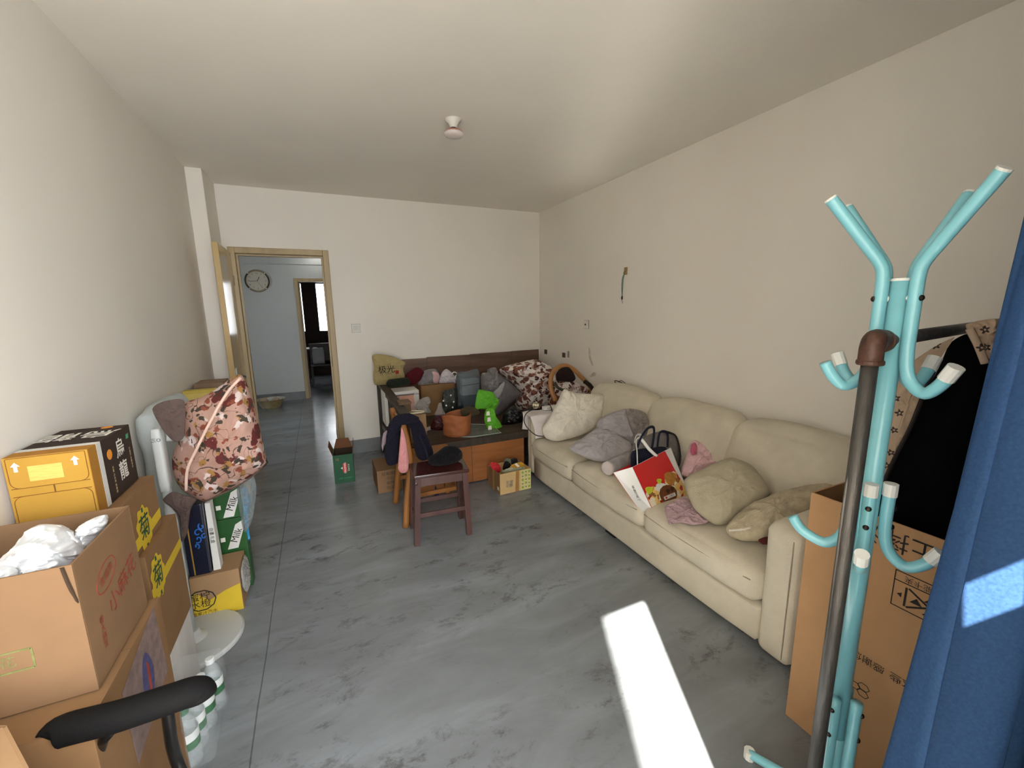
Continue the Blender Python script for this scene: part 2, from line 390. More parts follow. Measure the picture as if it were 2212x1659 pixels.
# balcony outside: slab, low parapet, plus unseen left wall added to block sun
M_BTILE = mat('balcony_tile', (190, 182, 168), rough=0.25, var=0.1)
struct('floor_balcony', MB().box(-1.3, 3.4, -2.0, -0.27, -0.14, -0.02), M_BTILE, loc=(0.6, -1.2, -0.02))
struct('wall_sunblock_left', MB().box(-1.10, -0.86, -2.66, -0.27, -0.1, 6.2), M_CONC, loc=(-1.0, -1.5, 0))
struct('wall_balcony_front', MB().box(-0.86, 3.3, -2.0, -1.9, -0.1, 0.55), M_CONC, loc=(0.6, -1.95, 0))
# grey painted skirting
struct('baseboard_far', MB().box(DX1, XR, YF - 0.006, YF, 0, 0.152), M_SKIRT, loc=(1.4, YF, 0))
struct('baseboard_left', MB().box(XL, XL + 0.006, YB, 4.312, 0, 0.15), M_SKIRT, loc=(XL, 2, 0))
struct('baseboard_right', MB().box(XR - 0.006, XR, YB, YF - 0.006, 0, 0.15), M_SKIRT, loc=(XR, 2, 0))
struct('baseboard_pier', MB().box(XL + 0.006, -0.7285, 4.306, 4.312, 0, 0.15).box(-0.7345, -0.7285, 4.312, YF, 0, 0.15), M_SKIRT, loc=(-0.79, 4.31, 0))
# hall beyond the door
YH = 8.36
struct('ceiling_hall', MB().box(-2.6, 2.75, 5.0, 8.36, 2.62, 2.74), M_CEIL, loc=(0, 6.7, 2.62))
struct('wall_hall_left', MB().box(-2.6, -2.4, 5.0, YH, 0, 1.1).box(-2.6, -2.4, 5.0, YH, 2.0, 2.62).box(-2.6, -2.4, 5.0, 6.1, 1.1, 2.0).box(-2.6, -2.4, 6.8, YH, 1.1, 2.0), M_HALL, loc=(-2.5, 6.7, 0))
struct('wall_hall_right', MB().box(2.55, 2.75, 5.0, YH, 0, 2.62), M_HALL, loc=(2.6, 6.7, 0))
struct('wall_hall_near', MB().box(-2.6, XL - 0.2, 4.9, 5.0, 0, 2.62), M_HALL, loc=(-1.8, 4.9, 0))
HD0, HD1, HDZ = -0.306, 0.56, 2.13
struct('wall_hall_far', MB().box(-2.6, HD0, YH, 8.56, 0, 2.62).box(HD1, 2.75, YH, 8.56, 0, 2.62).box(HD0, HD1, YH, 8.56, HDZ, 2.62), M_HALL, loc=(0, YH, 0))
struct('trim_1', MB().box(-2.4, 2.55, YH - 0.012, YH, 2.365, 2.62), M_HALL, loc=(0, YH, 2.365))
struct('baseboard_hall', MB().box(-2.4, HD0, YH - 0.008, YH, 0, 0.14).box(HD1, 2.55, YH - 0.008, YH, 0, 0.14), M_SKIRT, loc=(0, YH, 0))
# dark room at the back with two bright windows
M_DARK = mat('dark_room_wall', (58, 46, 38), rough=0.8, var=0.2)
YW = 11.4
wz0, wz1 = 1.06, 2.25
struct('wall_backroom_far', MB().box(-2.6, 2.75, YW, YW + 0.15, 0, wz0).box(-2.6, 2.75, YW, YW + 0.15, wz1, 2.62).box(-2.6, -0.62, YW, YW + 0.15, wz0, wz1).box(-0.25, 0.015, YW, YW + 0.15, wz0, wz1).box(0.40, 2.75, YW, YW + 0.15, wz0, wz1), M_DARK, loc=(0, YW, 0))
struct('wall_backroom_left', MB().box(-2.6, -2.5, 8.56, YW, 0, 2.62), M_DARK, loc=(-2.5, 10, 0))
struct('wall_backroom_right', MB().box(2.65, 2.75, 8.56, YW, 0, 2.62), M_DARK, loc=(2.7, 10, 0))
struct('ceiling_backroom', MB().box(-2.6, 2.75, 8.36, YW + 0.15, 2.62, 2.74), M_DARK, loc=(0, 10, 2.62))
M_DKWOOD = mat('dark_brown_wood', (54, 38, 30), rough=0.45, var=0.25, vscale=4, stretch=(6, 6, 0.6), bump=0.1, bscale=12)
M_GLASS = mat('window_glass', (245, 245, 240), rough=0.05, var=0.02, alpha=0.12)
for i, (a, b_) in enumerate(((-0.62, -0.25), (0.015, 0.40))):
    w = thing('window_%d' % (i + 1), ((a + b_) / 2, YW, wz0), None, None); tag(w, kind='structure')
    MB().box(a, a + 0.03, YW + 0.02, YW + 0.08, wz0, wz1).box(b_ - 0.03, b_, YW + 0.02, YW + 0.08, wz0, wz1).box(a + 0.03, b_ - 0.03, YW + 0.02, YW + 0.08, wz0, wz0 + 0.03).box(a + 0.03, b_ - 0.03, YW + 0.02, YW + 0.08, wz1 - 0.03, wz1).build('window_frame', M_DKWOOD, w)
    MB().box(a + 0.03, b_ - 0.03, YW + 0.045, YW + 0.05, wz0 + 0.03, wz1 - 0.03).build('pane', M_GLASS, w)
# unseen hall window added to let sky light in (left side wall)
w = thing('window_3', (-2.5, 6.4, 0.9), None, None); tag(w, kind='structure')
MB().box(-2.53, -2.47, 6.1, 6.14, 1.1, 2.0).box(-2.53, -2.47, 6.76, 6.8, 1.1, 2.0).box(-2.53, -2.47, 6.14, 6.76, 1.1, 1.14).box(-2.53, -2.47, 6.14, 6.76, 1.96, 2.0).build('window_frame', M_FRAME, w)
# ---- doors
d1 = thing('door_1', (-0.26, YF, 0), None, None); tag(d1, kind='structure')
fw = 0.055
for nm, bb in (('jamb', (DX0, DX0 + fw, 0, DZ)), ('jamb', (DX1 - fw, DX1, 0, DZ)), ('head', (DX0 + fw, DX1 - fw, DZ - fw, DZ))):
    MB().box(bb[0], bb[1], YF - 0.018, YF + 0.10, bb[2], bb[3]).build(nm, M_FRAME, d1, bevel=0.006)
st = MB().box(DX1 - fw - 0.016, DX1 - fw, YF + 0.045, YF + 0.10, 0, DZ - fw).box(DX0 + fw, DX0 + fw + 0.016, YF + 0.045, YF + 0.10, 0, DZ - fw).box(DX0 + fw + 0.016, DX1 - fw - 0.016, YF + 0.045, YF + 0.10, DZ - fw - 0.016, DZ - fw)
st.build('door_stop', M_FRAME, d1)
MB().box(DX0, DX0 + 0.03, YF + 0.10, 5.0, 0, DZ).box(DX1 - 0.03, DX1, YF + 0.10, 5.0, 0, DZ).box(DX0 + 0.03, DX1 - 0.03, YF + 0.10, 5.0, DZ - 0.03, DZ).build('door_lining', M_HALL, d1)
hx, hy = -0.672, YF - 0.022
lf = Vector((-0.647, 4.035, 0)); hg = Vector((hx, hy, 0)); t = (lf - hg).normalized(); nrm = Vector((-t.y, t.x, 0))
if nrm.x < 0: nrm = -nrm
leaf = MB().hexa([hg + Vector((0, 0, .012)), lf + Vector((0, 0, .012)), lf - nrm * .04 + Vector((0, 0, .012)), hg - nrm * .04 + Vector((0, 0, .012))],
                 [hg + Vector((0, 0, 2.10)), lf + Vector((0, 0, 2.10)), lf - nrm * .04 + Vector((0, 0, 2.10)), hg - nrm * .04 + Vector((0, 0, 2.10))]).build('door_leaf', M_DOOR, d1, bevel=0.003)
M_STEEL = mat('steel', (150, 148, 142), rough=0.3, metal=1.0, var=0.08)
M_BLACK = mat('black_plastic', (22, 22, 23), rough=0.5, var=0.1)
hp = lf - t * 0.07 + nrm * 0.002
MB().hexa([hp + t * .022 + Vector((0, 0, .93)), hp - t * .022 + Vector((0, 0, .93)), hp - t * .022 + nrm * .006 + Vector((0, 0, .93)), hp + t * .022 + nrm * .006 + Vector((0, 0, .93))],
          [hp + t * .022 + Vector((0, 0, 1.10)), hp - t * .022 + Vector((0, 0, 1.10)), hp - t * .022 + nrm * .006 + Vector((0, 0, 1.10)), hp + t * .022 + nrm * .006 + Vector((0, 0, 1.10))]).build('lock_plate', M_STEEL, leaf)
MB().tube(spline([hp + nrm * .005 + Vector((0, 0, 1.03)), hp + nrm * .045 + Vector((0, 0, 1.03)), hp + nrm * .05 - t * .05 + Vector((0, 0, 1.02)), hp + nrm * .045 - t * .11 + Vector((0, 0, 1.0))], 5), 0.008, 8).build('door_handle', M_STEEL, leaf, smooth=True)
for z in (0.25, 1.85):
    MB().lathe([(.009, -.045), (.009, .045)], (hx - 0.002, hy - 0.006, z), 10).build('hinge', M_STEEL, d1, smooth=False)
MB().box(DX1 - fw - 0.003, DX1 - fw, YF + 0.005, YF + 0.03, 0.98, 1.08).build('strike_plate', M_BLACK, d1)
d2 = thing('door_2', (0.1, YH, 0), None, None); tag(d2, kind='structure')
for nm, bb in (('jamb', (HD0, HD0 + .06, 0, HDZ)), ('jamb', (HD1 - .06, HD1, 0, HDZ)), ('head', (HD0 + .06, HD1 - .06, HDZ - .06, HDZ))):
    MB().box(bb[0], bb[1], YH - 0.015, YH + 0.09, bb[2], bb[3]).build(nm, M_FRAME, d2, bevel=0.006)
MB().box(HD0 + .06, HD0 + .085, YH + .06, YH + .2, 0, HDZ - .06).build('door_stop', M_FRAME, d2)
# ================================================================== SOFA
def sofa_mat(name, c1):
    m = cloth_mat(name, c1, var=0.09, vscale=5, bump=0.30, bscale=320); return m
M_SOFA = sofa_mat('cream_sofa_fabric', (204, 196, 178))
M_SEAM = cloth_mat('sofa_seam', (150, 141, 124))
sofa = thing('sofa', (2.12, 2.2, 0), 'long cream fabric three-seat sofa along the right wall', 'sofa')
SX = 1.68
MB().rbox(SX, 2.54, 1.06, 3.235, 0.03, 0.215, 0.025, 8, wr=0.006, ws=5).build('base', M_SOFA, sofa, smooth=True)
def arm_fn(q):
    k = max(0, min(1, (q.z - 0.35) / 0.28)); return Vector((q.x + 0.02 * k, q.y, q.z - 0.035 * max(0, min(1, (2.0 - q.x) / 0.3)) * 0))
a1 = MB().rbox(SX - 0.01, 2.52, 0.905, 1.058, 0.028, 0.64, 0.035, 12, puff=0.006, wr=0.006, ws=6).build('armrest', M_SOFA, sofa, smooth=True)
a2 = MB().rbox(SX + 0.01, 2.52, 3.24, 3.383, 0.028, 0.585, 0.05, 12, puff=0.006, wr=0.006, ws=6).build('armrest', M_SOFA, sofa, smooth=True)
MB().tube([(SX - 0.0115, 0.937, 0.06), (SX - 0.0165, 0.935, 0.35), (SX - 0.0105, 0.937, 0.605)], 0.0025, 6).build('seam', M_SEAM, a1)
MB().tube([(SX + 0.006, 3.285, 0.06), (SX + 0.004, 3.285, 0.3), (SX + 0.006, 3.285, 0.55)], 0.0035, 6).build('seam', M_SEAM, a2)
for i, (y0, y1) in enumerate(((1.065, 1.797), (1.803, 2.582), (2.588, 3.235))):
    sc = MB().rbox(SX - 0.025, 2.26, y0, y1, 0.215, 0.395, 0.055, 16, puff=0.025, wr=0.004, ws=7, seed=i).build('seat_cushion', M_SOFA, sofa, smooth=True)
    MB().tube([(SX - 0.0255 - 0.0182 * (1 - (k / 12 - 1) ** 2), y0 + (y1 - y0) * (0.04 + 0.92 * k / 24), 0.342) for k in range(25)], 0.003, 6).build('piping', M_SEAM, sc)
for i, (y0, y1) in enumerate(((1.02, 1.738), (1.742, 2.486), (2.49, 3.26))):
    def fn(q):
        k = (q.z - 0.38); return Vector((q.x + 0.42 * k, q.y, q.z))
    MB().rbox(2.13, 2.35, y0, y1, 0.40, 0.84, 0.075, 14, puff=0.03, wr=0.012, ws=4, seed=10 + i, fn=fn).build('back_cushion', M_SOFA, sofa, smooth=True)
MB().rbox(2.47, 2.565, 0.96, 3.36, 0.03, 0.76, 0.03, 8).build('back_frame', M_SOFA, sofa, smooth=True)
for x, y in ((1.76, 1.2), (1.76, 3.1), (2.42, 1.2), (2.42, 3.1), (1.74, 2.15)):
    MB().box(x - 0.03, x + 0.03, y - 0.05, y + 0.05, 0, 0.034).build('foot', M_BLACK, sofa)

# ================================================================== DAYBED
M_BOARD = mat('brown_wood_board', (104, 80, 66), rough=0.5, var=0.28, vscale=2.2, stretch=(0.8, 4, 7), bump=0.15, bscale=10)
M_PLY = mat('orange_plywood', (150, 94, 50), rough=0.55, var=0.16, vscale=2.5, stretch=(1.2, 3, 9), bump=0.08, bscale=12)
M_DECK = mat('dark_deck_wood', (74, 60, 48), rough=0.5, var=0.25, vscale=2.5, stretch=(0.7, 7, 4), bump=0.15, bscale=14)
M_OLDWOOD = mat('dark_old_wood', (58, 50, 42), rough=0.55, var=0.25, vscale=3, stretch=(7, 0.8, 4), bump=0.15, bscale=12)
bed = thing('daybed', (1.55, 4.05, 0), 'old dark wooden daybed in the far corner with plank back panel and slatted end', 'daybed')
for i, (x0, x1) in enumerate(((0.64, 1.15), (1.152, 1.67))):
    MB().box(x0, x1, 3.402, 3.42, 0.015, 0.355).build('front_panel', M_PLY, bed, bevel=0.002)
MB().box(0.60, 2.54, 3.39, 3.43, 0.356, 0.42).build('front_rail', M_OLDWOOD, bed, bevel=0.006)
yy = 3.431
for i in range(6):
    MB().box(0.60, 2.54, yy, yy + 0.209, 0.39, 0.418).build('deck_plank', M_DECK, bed, bevel=0.003); yy += 0.212
# back panel boards on the wall
rows = [(0.45, 0.63, (0.56, 1.05, 1.72, 2.2, 2.55)), (0.632, 0.80, (0.56, 1.32, 1.95, 2.55)), (0.802, 1.02, (0.56, 1.10, 1.62, 2.17, 2.55))]
for ri, (z0, z1, xs) in enumerate(rows):
    for a, b_ in zip(xs[:-1], xs[1:]):
        top = [z1 + (0.008 * math.sin(a * 9) + (0.010 if ri == 2 else 0) * math.sin(k * 5 + a)) if ri == 2 else z1 for k in (a, b_)]
        MB().hexa([(a + .001, 4.728, z0), (b_ - .001, 4.728, z0), (b_ - .001, 4.752, z0), (a + .001, 4.752, z0)],
                  [(a + .001, 4.728, top[0]), (b_ - .001, 4.728, top[1]), (b_ - .001, 4.752, top[1]), (a + .001, 4.752, top[0])]).build('back_plank', M_BOARD, bed, bevel=0.002)
# slatted end on the left
def railpt(y, z, x=0.565): return Vector((x, y, z))
MB().box(0.53, 0.60, 4.66, 4.725, 0, 0.80).build('end_post', M_OLDWOOD, bed, bevel=0.005)
MB().box(0.54, 0.598, 3.39, 3.44, 0, 0.66).build('end_post', M_OLDWOOD, bed, bevel=0.005)
MB().bar((0.575, 4.70, 0.775), (0.60, 3.38, 0.685), 0.085, 0.035).build('top_rail', M_OLDWOOD, bed, bevel=0.006)
MB().bar((0.565, 4.68, 0.30), (0.575, 3.42, 0.30), 0.03, 0.06).build('lower_rail', M_OLDWOOD, bed, bevel=0.004)
for i in range(9):
    y = 3.52 + i * 0.125; z = 0.685 + (y - 3.36) * 0.067 - 0.018
    MB().box(0.562, 0.582, y - 0.016, y + 0.016, 0.33, z).build('slat', M_OLDWOOD, bed)

# ================================================================== STOOL AND CHAIR
M_STOOL = mat('dark_red_brown_wood', (84, 58, 54), rough=0.32, var=0.25, vscale=3, stretch=(5, 5, 0.8), bump=0.06, bscale=12, spec=0.5)
M_SEATW = mat('glossy_seat_wood', (66, 34, 28), rough=0.18, var=0.22, vscale=2, stretch=(1, 6, 1), spec=0.6)
stool = thing('wooden_stool', (0.67, 2.73, 0), 'dark red-brown square wooden stool with a black bag on its seat', 'stool')
A, B, C_, D = Vector((0.483, 2.622, 0)), Vector((0.852, 2.582, 0)), Vector((0.885, 2.862, 0)), Vector((0.497, 2.876, 0))
zt = 0.482
up = lambda v, z: Vector((v.x, v.y, z))
MB().hexa([up(k, zt - 0.024) for k in (A, B, C_, D)], [up(k, zt) for k in (A, B, C_, D)]).build('seat', M_SEATW, stool, bevel=0.006)
feet = [Vector((0.476, 2.612, 0)), Vector((0.838, 2.594, 0)), Vector((0.858, 2.84, 0)), Vector((0.50, 2.86, 0))]
tops = [Vector((0.512, 2.648, 0)), Vector((0.826, 2.614, 0)), Vector((0.850, 2.828, 0)), Vector((0.525, 2.845, 0))]
for f_, t_ in zip(feet, tops): MB().bar(up(f_, 0), up(t_, zt - 0.024), 0.038, 0.034, up=(0, 1, 0)).build('leg', M_STOOL, stool, bevel=0.003)
lerp = lambda i, z: feet[i].lerp(tops[i], z / 0.458) + Vector((0, 0, z))
for i, j in ((0, 1), (1, 2), (2, 3), (3, 0)):
    MB().bar(lerp(i, 0.425), lerp(j, 0.425), 0.018, 0.055).build('apron', M_STOOL, stool, bevel=0.002)
    MB().bar(lerp(i, 0.20 if i % 2 == 0 else 0.15), lerp(j, 0.20 if i % 2 == 0 else 0.15), 0.018, 0.03).build('stretcher', M_STOOL, stool, bevel=0.002)
MB().lathe([(0.012, 0), (0.012, 0.003), (0.005, 0.006)], (0.500, 2.628, 0.425), 12, axis=(0, -1, 0)).build('screw_plug', M_STOOL, stool)
M_CHAIR = mat('orange_brown_wood', (146, 96, 50), rough=0.4, var=0.2, vscale=3, stretch=(4, 4, 0.7), bump=0.06, bscale=12)
chair = thing('wooden_chair', (0.66, 3.1, 0), 'orange-brown wooden chair behind the stool with clothes over its back', 'chair')
for yy in (2.905, 3.30):
    MB().tube(spline([(0.455, yy - (0.02 if yy < 3 else -0.02), 0), (0.485, yy, 0.25), (0.515, yy, 0.45), (0.505, yy, 0.62), (0.472, yy, 0.80)], 5), [0.024] * 20 + [0.018], 8, flat=0.8).build('rear_leg', M_CHAIR, chair, smooth=True)
    MB().bar((0.885, yy, 0), (0.868, yy, 0.42), 0.035, 0.035, up=(0, 1, 0)).build('front_leg', M_CHAIR, chair, bevel=0.003)
    MB().bar((0.49, yy, 0.22), (0.872, yy, 0.22), 0.02, 0.03).build('stretcher', M_CHAIR, chair)
MB().box(0.495, 0.90, 2.885, 3.32, 0.42, 0.442).build('seat', M_CHAIR, chair, bevel=0.006)
MB().bar((0.487, 2.92, 0.72), (0.487, 3.29, 0.72), 0.018, 0.10).build('back_slat', M_CHAIR, chair, bevel=0.004)
MB().bar((0.495, 2.92, 0.56), (0.495, 3.29, 0.56), 0.016, 0.05).build('back_slat', M_CHAIR, chair, bevel=0.004)
MB().bar((0.872, 2.92, 0.20), (0.872, 3.29, 0.20), 0.02, 0.03).build('stretcher', M_CHAIR, chair)

# ================================================================== BIG CARDBOARD BOX, COAT STAND, PIPE RACK, CURTAIN
M_KRAFT = carton_mat('brown_cardboard', (176, 136, 98)); M_KRAFT_IN = carton_mat('cardboard_inside', (60, 48, 38))
M_INK = mat('black_ink', (34, 27, 24), rough=0.8, var=0.15, vscale=40)
bx = thing('appliance_box', (1.95, 0.53, 0), 'tall open cardboard appliance box with upside-down black print beside the sofa', 'box')
bx0, bx1, by0, by1, bz = 1.502, 2.40, 0.26, 0.806, 0.909
t_ = 0.006
MB().box(bx0, bx0 + t_, by0, by1, 0, bz).build('side_panel', M_KRAFT, bx, bevel=0.001)
MB().box(bx1 - t_, bx1, by0, by1, 0, bz).build('side_panel', M_KRAFT, bx)
MB().box(bx0 + t_, bx1 - t_, by0, by0 + t_, 0, bz).build('end_panel', M_KRAFT, bx)
MB().box(bx0 + t_, bx1 - t_, by1 - t_, by1, 0, bz).build('end_panel', M_KRAFT, bx)
MB().box(bx0 + t_, bx1 - t_, by0 + t_, by1 - t_, 0, t_).build('bottom_panel', M_KRAFT, bx)
RT, UP = Vector((0, -1, 0)), Vector((0, 0, 1))           # right/up on the face that looks at -x
def onb(u, v): return PP(u, v, (bx0, 0, 0), (1, 0, 0))
text('禁止摔滚', 0.070, onb(1966, 1178), -RT, -UP, M_INK, bx)
fr = [onb(1936, 1230), onb(1925, 1303)]
yf, zf0, zf1 = fr[0].y, fr[1].z, fr[0].z; wfr = 0.17
M_LINE = M_INK
for a, b_ in (((yf, zf0), (yf, zf1)), ((yf - wfr, zf0), (yf - wfr, zf1)), ((yf, zf0), (yf - wfr, zf0)), ((yf, zf1), (yf - wfr, zf1)), ((yf, zf1 - .03), (yf - wfr, zf1 - .03))):
    y0, y1 = sorted((a[0], b_[0])); z0, z1 = sorted((a[1], b_[1]))
    MB().box(bx0 - .0012, bx0 - .0004, y0 - .0012, y1 + .0012, z0 - .0012, z1 + .0012).build('printed_line', M_INK, bx)
text('此处不能卡夹', 0.021, Vector((bx0, yf - wfr / 2, zf1 - .015)), -RT, -UP, M_INK, bx)
cy, cz = yf - 0.085, (zf0 + zf1 - .03) / 2
mk = MB()
for a, b_ in (((-.05, -.03), (.05, .03)), ((-.05, .03), (.05, -.03)), ((-.055, -.03), (-.055, .03)), ((.055, -.03), (.055, .03))):
    mk.bar((bx0 - .0008, cy + a[0], cz + a[1]), (bx0 - .0008, cy + b_[0], cz + b_[1]), .005, .0008, up=(1, 0, 0))
for a in ((-.03, .0), (.03, .0), (0, .02), (0, -.02)):
    mk.slab([Vector((bx0 - .0012, cy + a[0] + .014, cz + a[1] - .008)), Vector((bx0 - .0012, cy + a[0] - .014, cz + a[1] - .008)), Vector((bx0 - .0012, cy + a[0], cz + a[1] + .010))], .0006)
mk.slab([Vector((bx0 - .0012, cy + .075, cz)), Vector((bx0 - .0012, cy + .064, cz - .008)), Vector((bx0 - .0012, cy + .064, cz + .008))], .0006)
mk.build('printed_symbol', M_INK, bx)
text('感谢您', 0.030, onb(1874, 1427), -RT, -UP, M_INK, bx)
text('这些', 0.030, onb(1948, 1472), -RT, -UP, M_INK, bx)
rc = onb(1858, 1487)
hx_ = MB()
for k in range(3):
    c0 = rc + Vector((-.0008, math.cos(k * 2.094) * .017, math.sin(k * 2.094) * .014))
    pts = [c0 + Vector((0, math.cos(j * 1.047) * .016, math.sin(j * 1.047) * .013)) for j in range(7)]
    for p_, q_ in zip(pts[:-1], pts[1:]): hx_.bar(p_, q_, .0016, .0008, up=(1, 0, 0))
hx_.build('printed_symbol', M_INK, bx)
M_ORANGE_INK = mat('orange_ink', (200, 88, 40), rough=0.7, var=0.05)
for (u, v, w_, h_) in ((1757, 1540, .036, .075), (1834, 1594, .036, .07)):
    c0 = onb(u, v); pts = []
    for k in range(24):
        a = 2 * math.pi * k / 24; ca, sa = math.cos(a), math.sin(a)
        pts.append(c0 + Vector((0, -w_ * math.copysign(abs(ca) ** .45, ca), h_ * .5 * math.copysign(abs(sa) ** .45, sa))))
    decal(list(reversed(pts)), M_INK, bx, 'logo_badge')
c0 = onb(1748, 1536); text('m', 0.05, c0 + Vector((-.002, -.008, 0)), -RT, -UP, M_KRAFT, bx, bold=0.002)

M_TEAL = mat('pale_turquoise_paint', (126, 192, 204), rough=0.28, var=0.04, vscale=20, spec=0.5, coat=0.4)
M_CAP = mat('white_rubber_cap', (214, 216, 212), rough=0.55, var=0.05)
M_BOLT = mat('dark_bolt', (60, 54, 50), rough=0.35, metal=0.9)
cs = thing('coat_stand', (1.252, 0.534, 0), 'pale turquoise metal coat stand with white-capped hooks', 'coat stand')
cx, cy = 1.252, 0.534
MB().lathe([(0.0205, 0.33), (0.0205, 1.603)], (cx, cy, 0), 24, cap=True).build('post', M_TEAL, cs, smooth=True)
MB().lathe([(0.0207, 1.600), (0.0207, 1.606), (0.018, 1.606)], (cx, cy, 0), 24, cap=False).build('post_rim', M_CAP, cs)
cR = Vector((0.908, -0.419, 0)).normalized(); cB = Vector((0.419, 0.908, 0)).normalized()     # right / away as seen from the doorway
def dirv(a): return cR * math.cos(a) + cB * math.sin(a)
hdirs = [math.radians(k) for k in (-82, 162, 11, 100)]
def hook_up(a, r0=0.036, top=1.83, reach=0.20, low=1.352, lr=.145):
    d = dirv(a); c = Vector((cx, cy, 0))
    pts = [c + d * r0 + Vector((0, 0, low + .10)), c + d * r0 + Vector((0, 0, 1.52)), c + d * r0 + Vector((0, 0, 1.60)), c + d * (r0 + .004) + Vector((0, 0, 1.63)), c + d * (r0 + .016) + Vector((0, 0, 1.652)), *[c + d * (r0 + .016 + (reach - .016) * f_) + Vector((0, 0, 1.652 + (top - 1.652) * f_)) for f_ in (.10, .35, .7)], c + d * (r0 + reach) + Vector((0, 0, top))]
    lowp = [c + d * (r0 + lr) + Vector((0, 0, low + .06)), c + d * (r0 + lr * .8) + Vector((0, 0, low + .026)), c + d * (r0 + .05) + Vector((0, 0, low + .003)), c + d * (r0 + .022) + Vector((0, 0, low + .018)), c + d * (r0 + .006) + Vector((0, 0, low + .05))]
    return lowp + pts
for i, a in enumerate(hdirs):
    far = i >= 2
    path = spline(hook_up(a, top=1.796, reach=0.123, low=1.345, lr=.096), 5)
    h = MB().tube(path, 0.0135, 12).build('hook', M_TEAL, cs, smooth=True)
    e0, e1 = path[0], path[1]; d = (e0 - e1).normalized()
    if i != 1: MB().tube([e0 - d * .022, e0 + d * .012], 0.0152, 12).build('end_cap', M_CAP, h, smooth=False)
    e2 = path[-1]; d2 = (path[-1] - path[-2]).normalized()
    MB().tube([e2 - d2 * .002, e2 + d2 * .003], 0.0137, 12).build('end_cap', M_CAP, h)
    dd = dirv(a)
    for z in (1.56,):
        c0 = Vector((cx, cy, z)) + dd * 0.049; side = Vector((-dd.y, dd.x, 0))
        MB().lathe([(0.007, 0), (0.006, .003), (0.003, .005)], c0, 10, axis=dd).build('bolt', M_BOLT, h)
        MB().lathe([(0.008, -.014), (0.008, -.027)], c0, 10, axis=dd).build('spacer', M_CAP, h)
# lower hooks
for i, a in enumerate([math.radians(k) for k in (-47, 140, -132)]):
    d = dirv(a); c = Vector((cx, cy, 0)); r0 = 0.036; zt_ = 1.095; lr = (.098, .122, .098)[i]
    path = [c + d * r0 + Vector((0, 0, zt_)), c + d * r0 + Vector((0, 0, 1.0)), c + d * (r0 + .006) + Vector((0, 0, .95)), c + d * (r0 + .022) + Vector((0, 0, .918)), c + d * (r0 + .05) + Vector((0, 0, .902)), c + d * (r0 + lr * .8) + Vector((0, 0, .922)), c + d * (r0 + lr) + Vector((0, 0, .955))]
    path = spline(path, 5)
    h = MB().tube(path, 0.0135, 12).build('hook', M_TEAL, cs, smooth=True)
    MB().tube([path[0] - Vector((0, 0, .02)), path[0] + Vector((0, 0, .012))], 0.0152, 12).build('end_cap', M_CAP, h)
    if i != 1: e = path[-1]; d2 = (path[-1] - path[-2]).normalized(); MB().tube([e - d2 * .022, e + d2 * .012], 0.0152, 12).build('end_cap', M_CAP, h)
    for z in (1.045, .995):
        c0 = Vector((cx, cy, z)) + d * 0.049
        MB().lathe([(0.007, 0), (0.006, .003), (0.003, .005)], c0, 10, axis=d).build('bolt', M_BOLT, h)
# feet
for i, a in enumerate([math.radians(k) for k in (-60, 120, 210, 30)]):
    d = dirv(a); c = Vector((cx, cy, 0)); r0 = 0.036
    path = spline([c + d * r0 + Vector((0, 0, .47)), c + d * r0 + Vector((0, 0, .25)), c + d * (r0 + .004) + Vector((0, 0, .14)), c + d * (r0 + .03) + Vector((0, 0, .085)), c + d * (r0 + .10) + Vector((0, 0, .05)), c + d * (r0 + .19) + Vector((0, 0, .016))], 6)
    f_ = MB().tube(path, 0.0145, 12).build('leg', M_TEAL, cs, smooth=True)
    MB().lathe([(0.018, 0), (0.018, .03)], path[-1] * 1.0 - Vector((0, 0, path[-1].z)), 10).build('foot_cap', M_CAP, f_)
    for z in (.44, .36):
        c0 = Vector((cx, cy, z)) + d * 0.050
        MB().lathe([(0.007, 0), (0.006, .003), (0.003, .005)], c0, 10, axis=d).build('bolt', M_BOLT, f_)

M_IRON = mat('grey_iron_pipe', (86, 83, 80), rough=0.42, var=0.25, vscale=12, metal=0.55, bump=0.15, bscale=60, stretch=(3, 3, 0.6))
M_RUST = mat('rusty_elbow', (74, 50, 40), rough=0.45, var=0.4, vscale=30, metal=0.2, bump=0.3, bscale=50)
pr_ = thing('pipe_rack', (1.14, 0.522, 0), 'grey iron pipe clothes rack with a rusty elbow joint', 'clothes rack')
pe = Vector((1.14, 0.522, 1.462)); pend = Vector((2.36, 0.655, 1.475)); pd = (pend - pe).normalized()
MB().lathe([(0.0165, 0), (0.0165, 1.43)], (1.14, 0.522, 0), 20).build('upright', M_IRON, pr_, smooth=True)
MB().tube([pe + pd * 0.03, pend], 0.0165, 20).build('cross_bar', M_IRON, pr_, smooth=True)
el = MB().tube(spline([pe + Vector((0, 0, -.045)), pe + Vector((0, 0, -.012)), pe + Vector((0, 0, .006)) + pd * .014, pe + pd * .05 + Vector((0, 0, .001))], 6), 0.0235, 18).build('elbow', M_RUST, pr_, smooth=True)
MB().lathe([(0.0245, -.006), (0.0265, -.003), (0.0265, .003), (0.0245, .006)], pe + Vector((0, 0, -.045)), 20).build('elbow_collar', M_RUST, el)
MB().lathe([(0.0265, -.005), (0.0265, .005)], pe + pd * .05, 20, axis=pd).build('elbow_collar', M_RUST, el)
MB().lathe([(0.0165, 0), (0.0165, 1.45)], (pend.x, pend.y, 0), 20).build('upright', M_IRON, pr_, smooth=True)

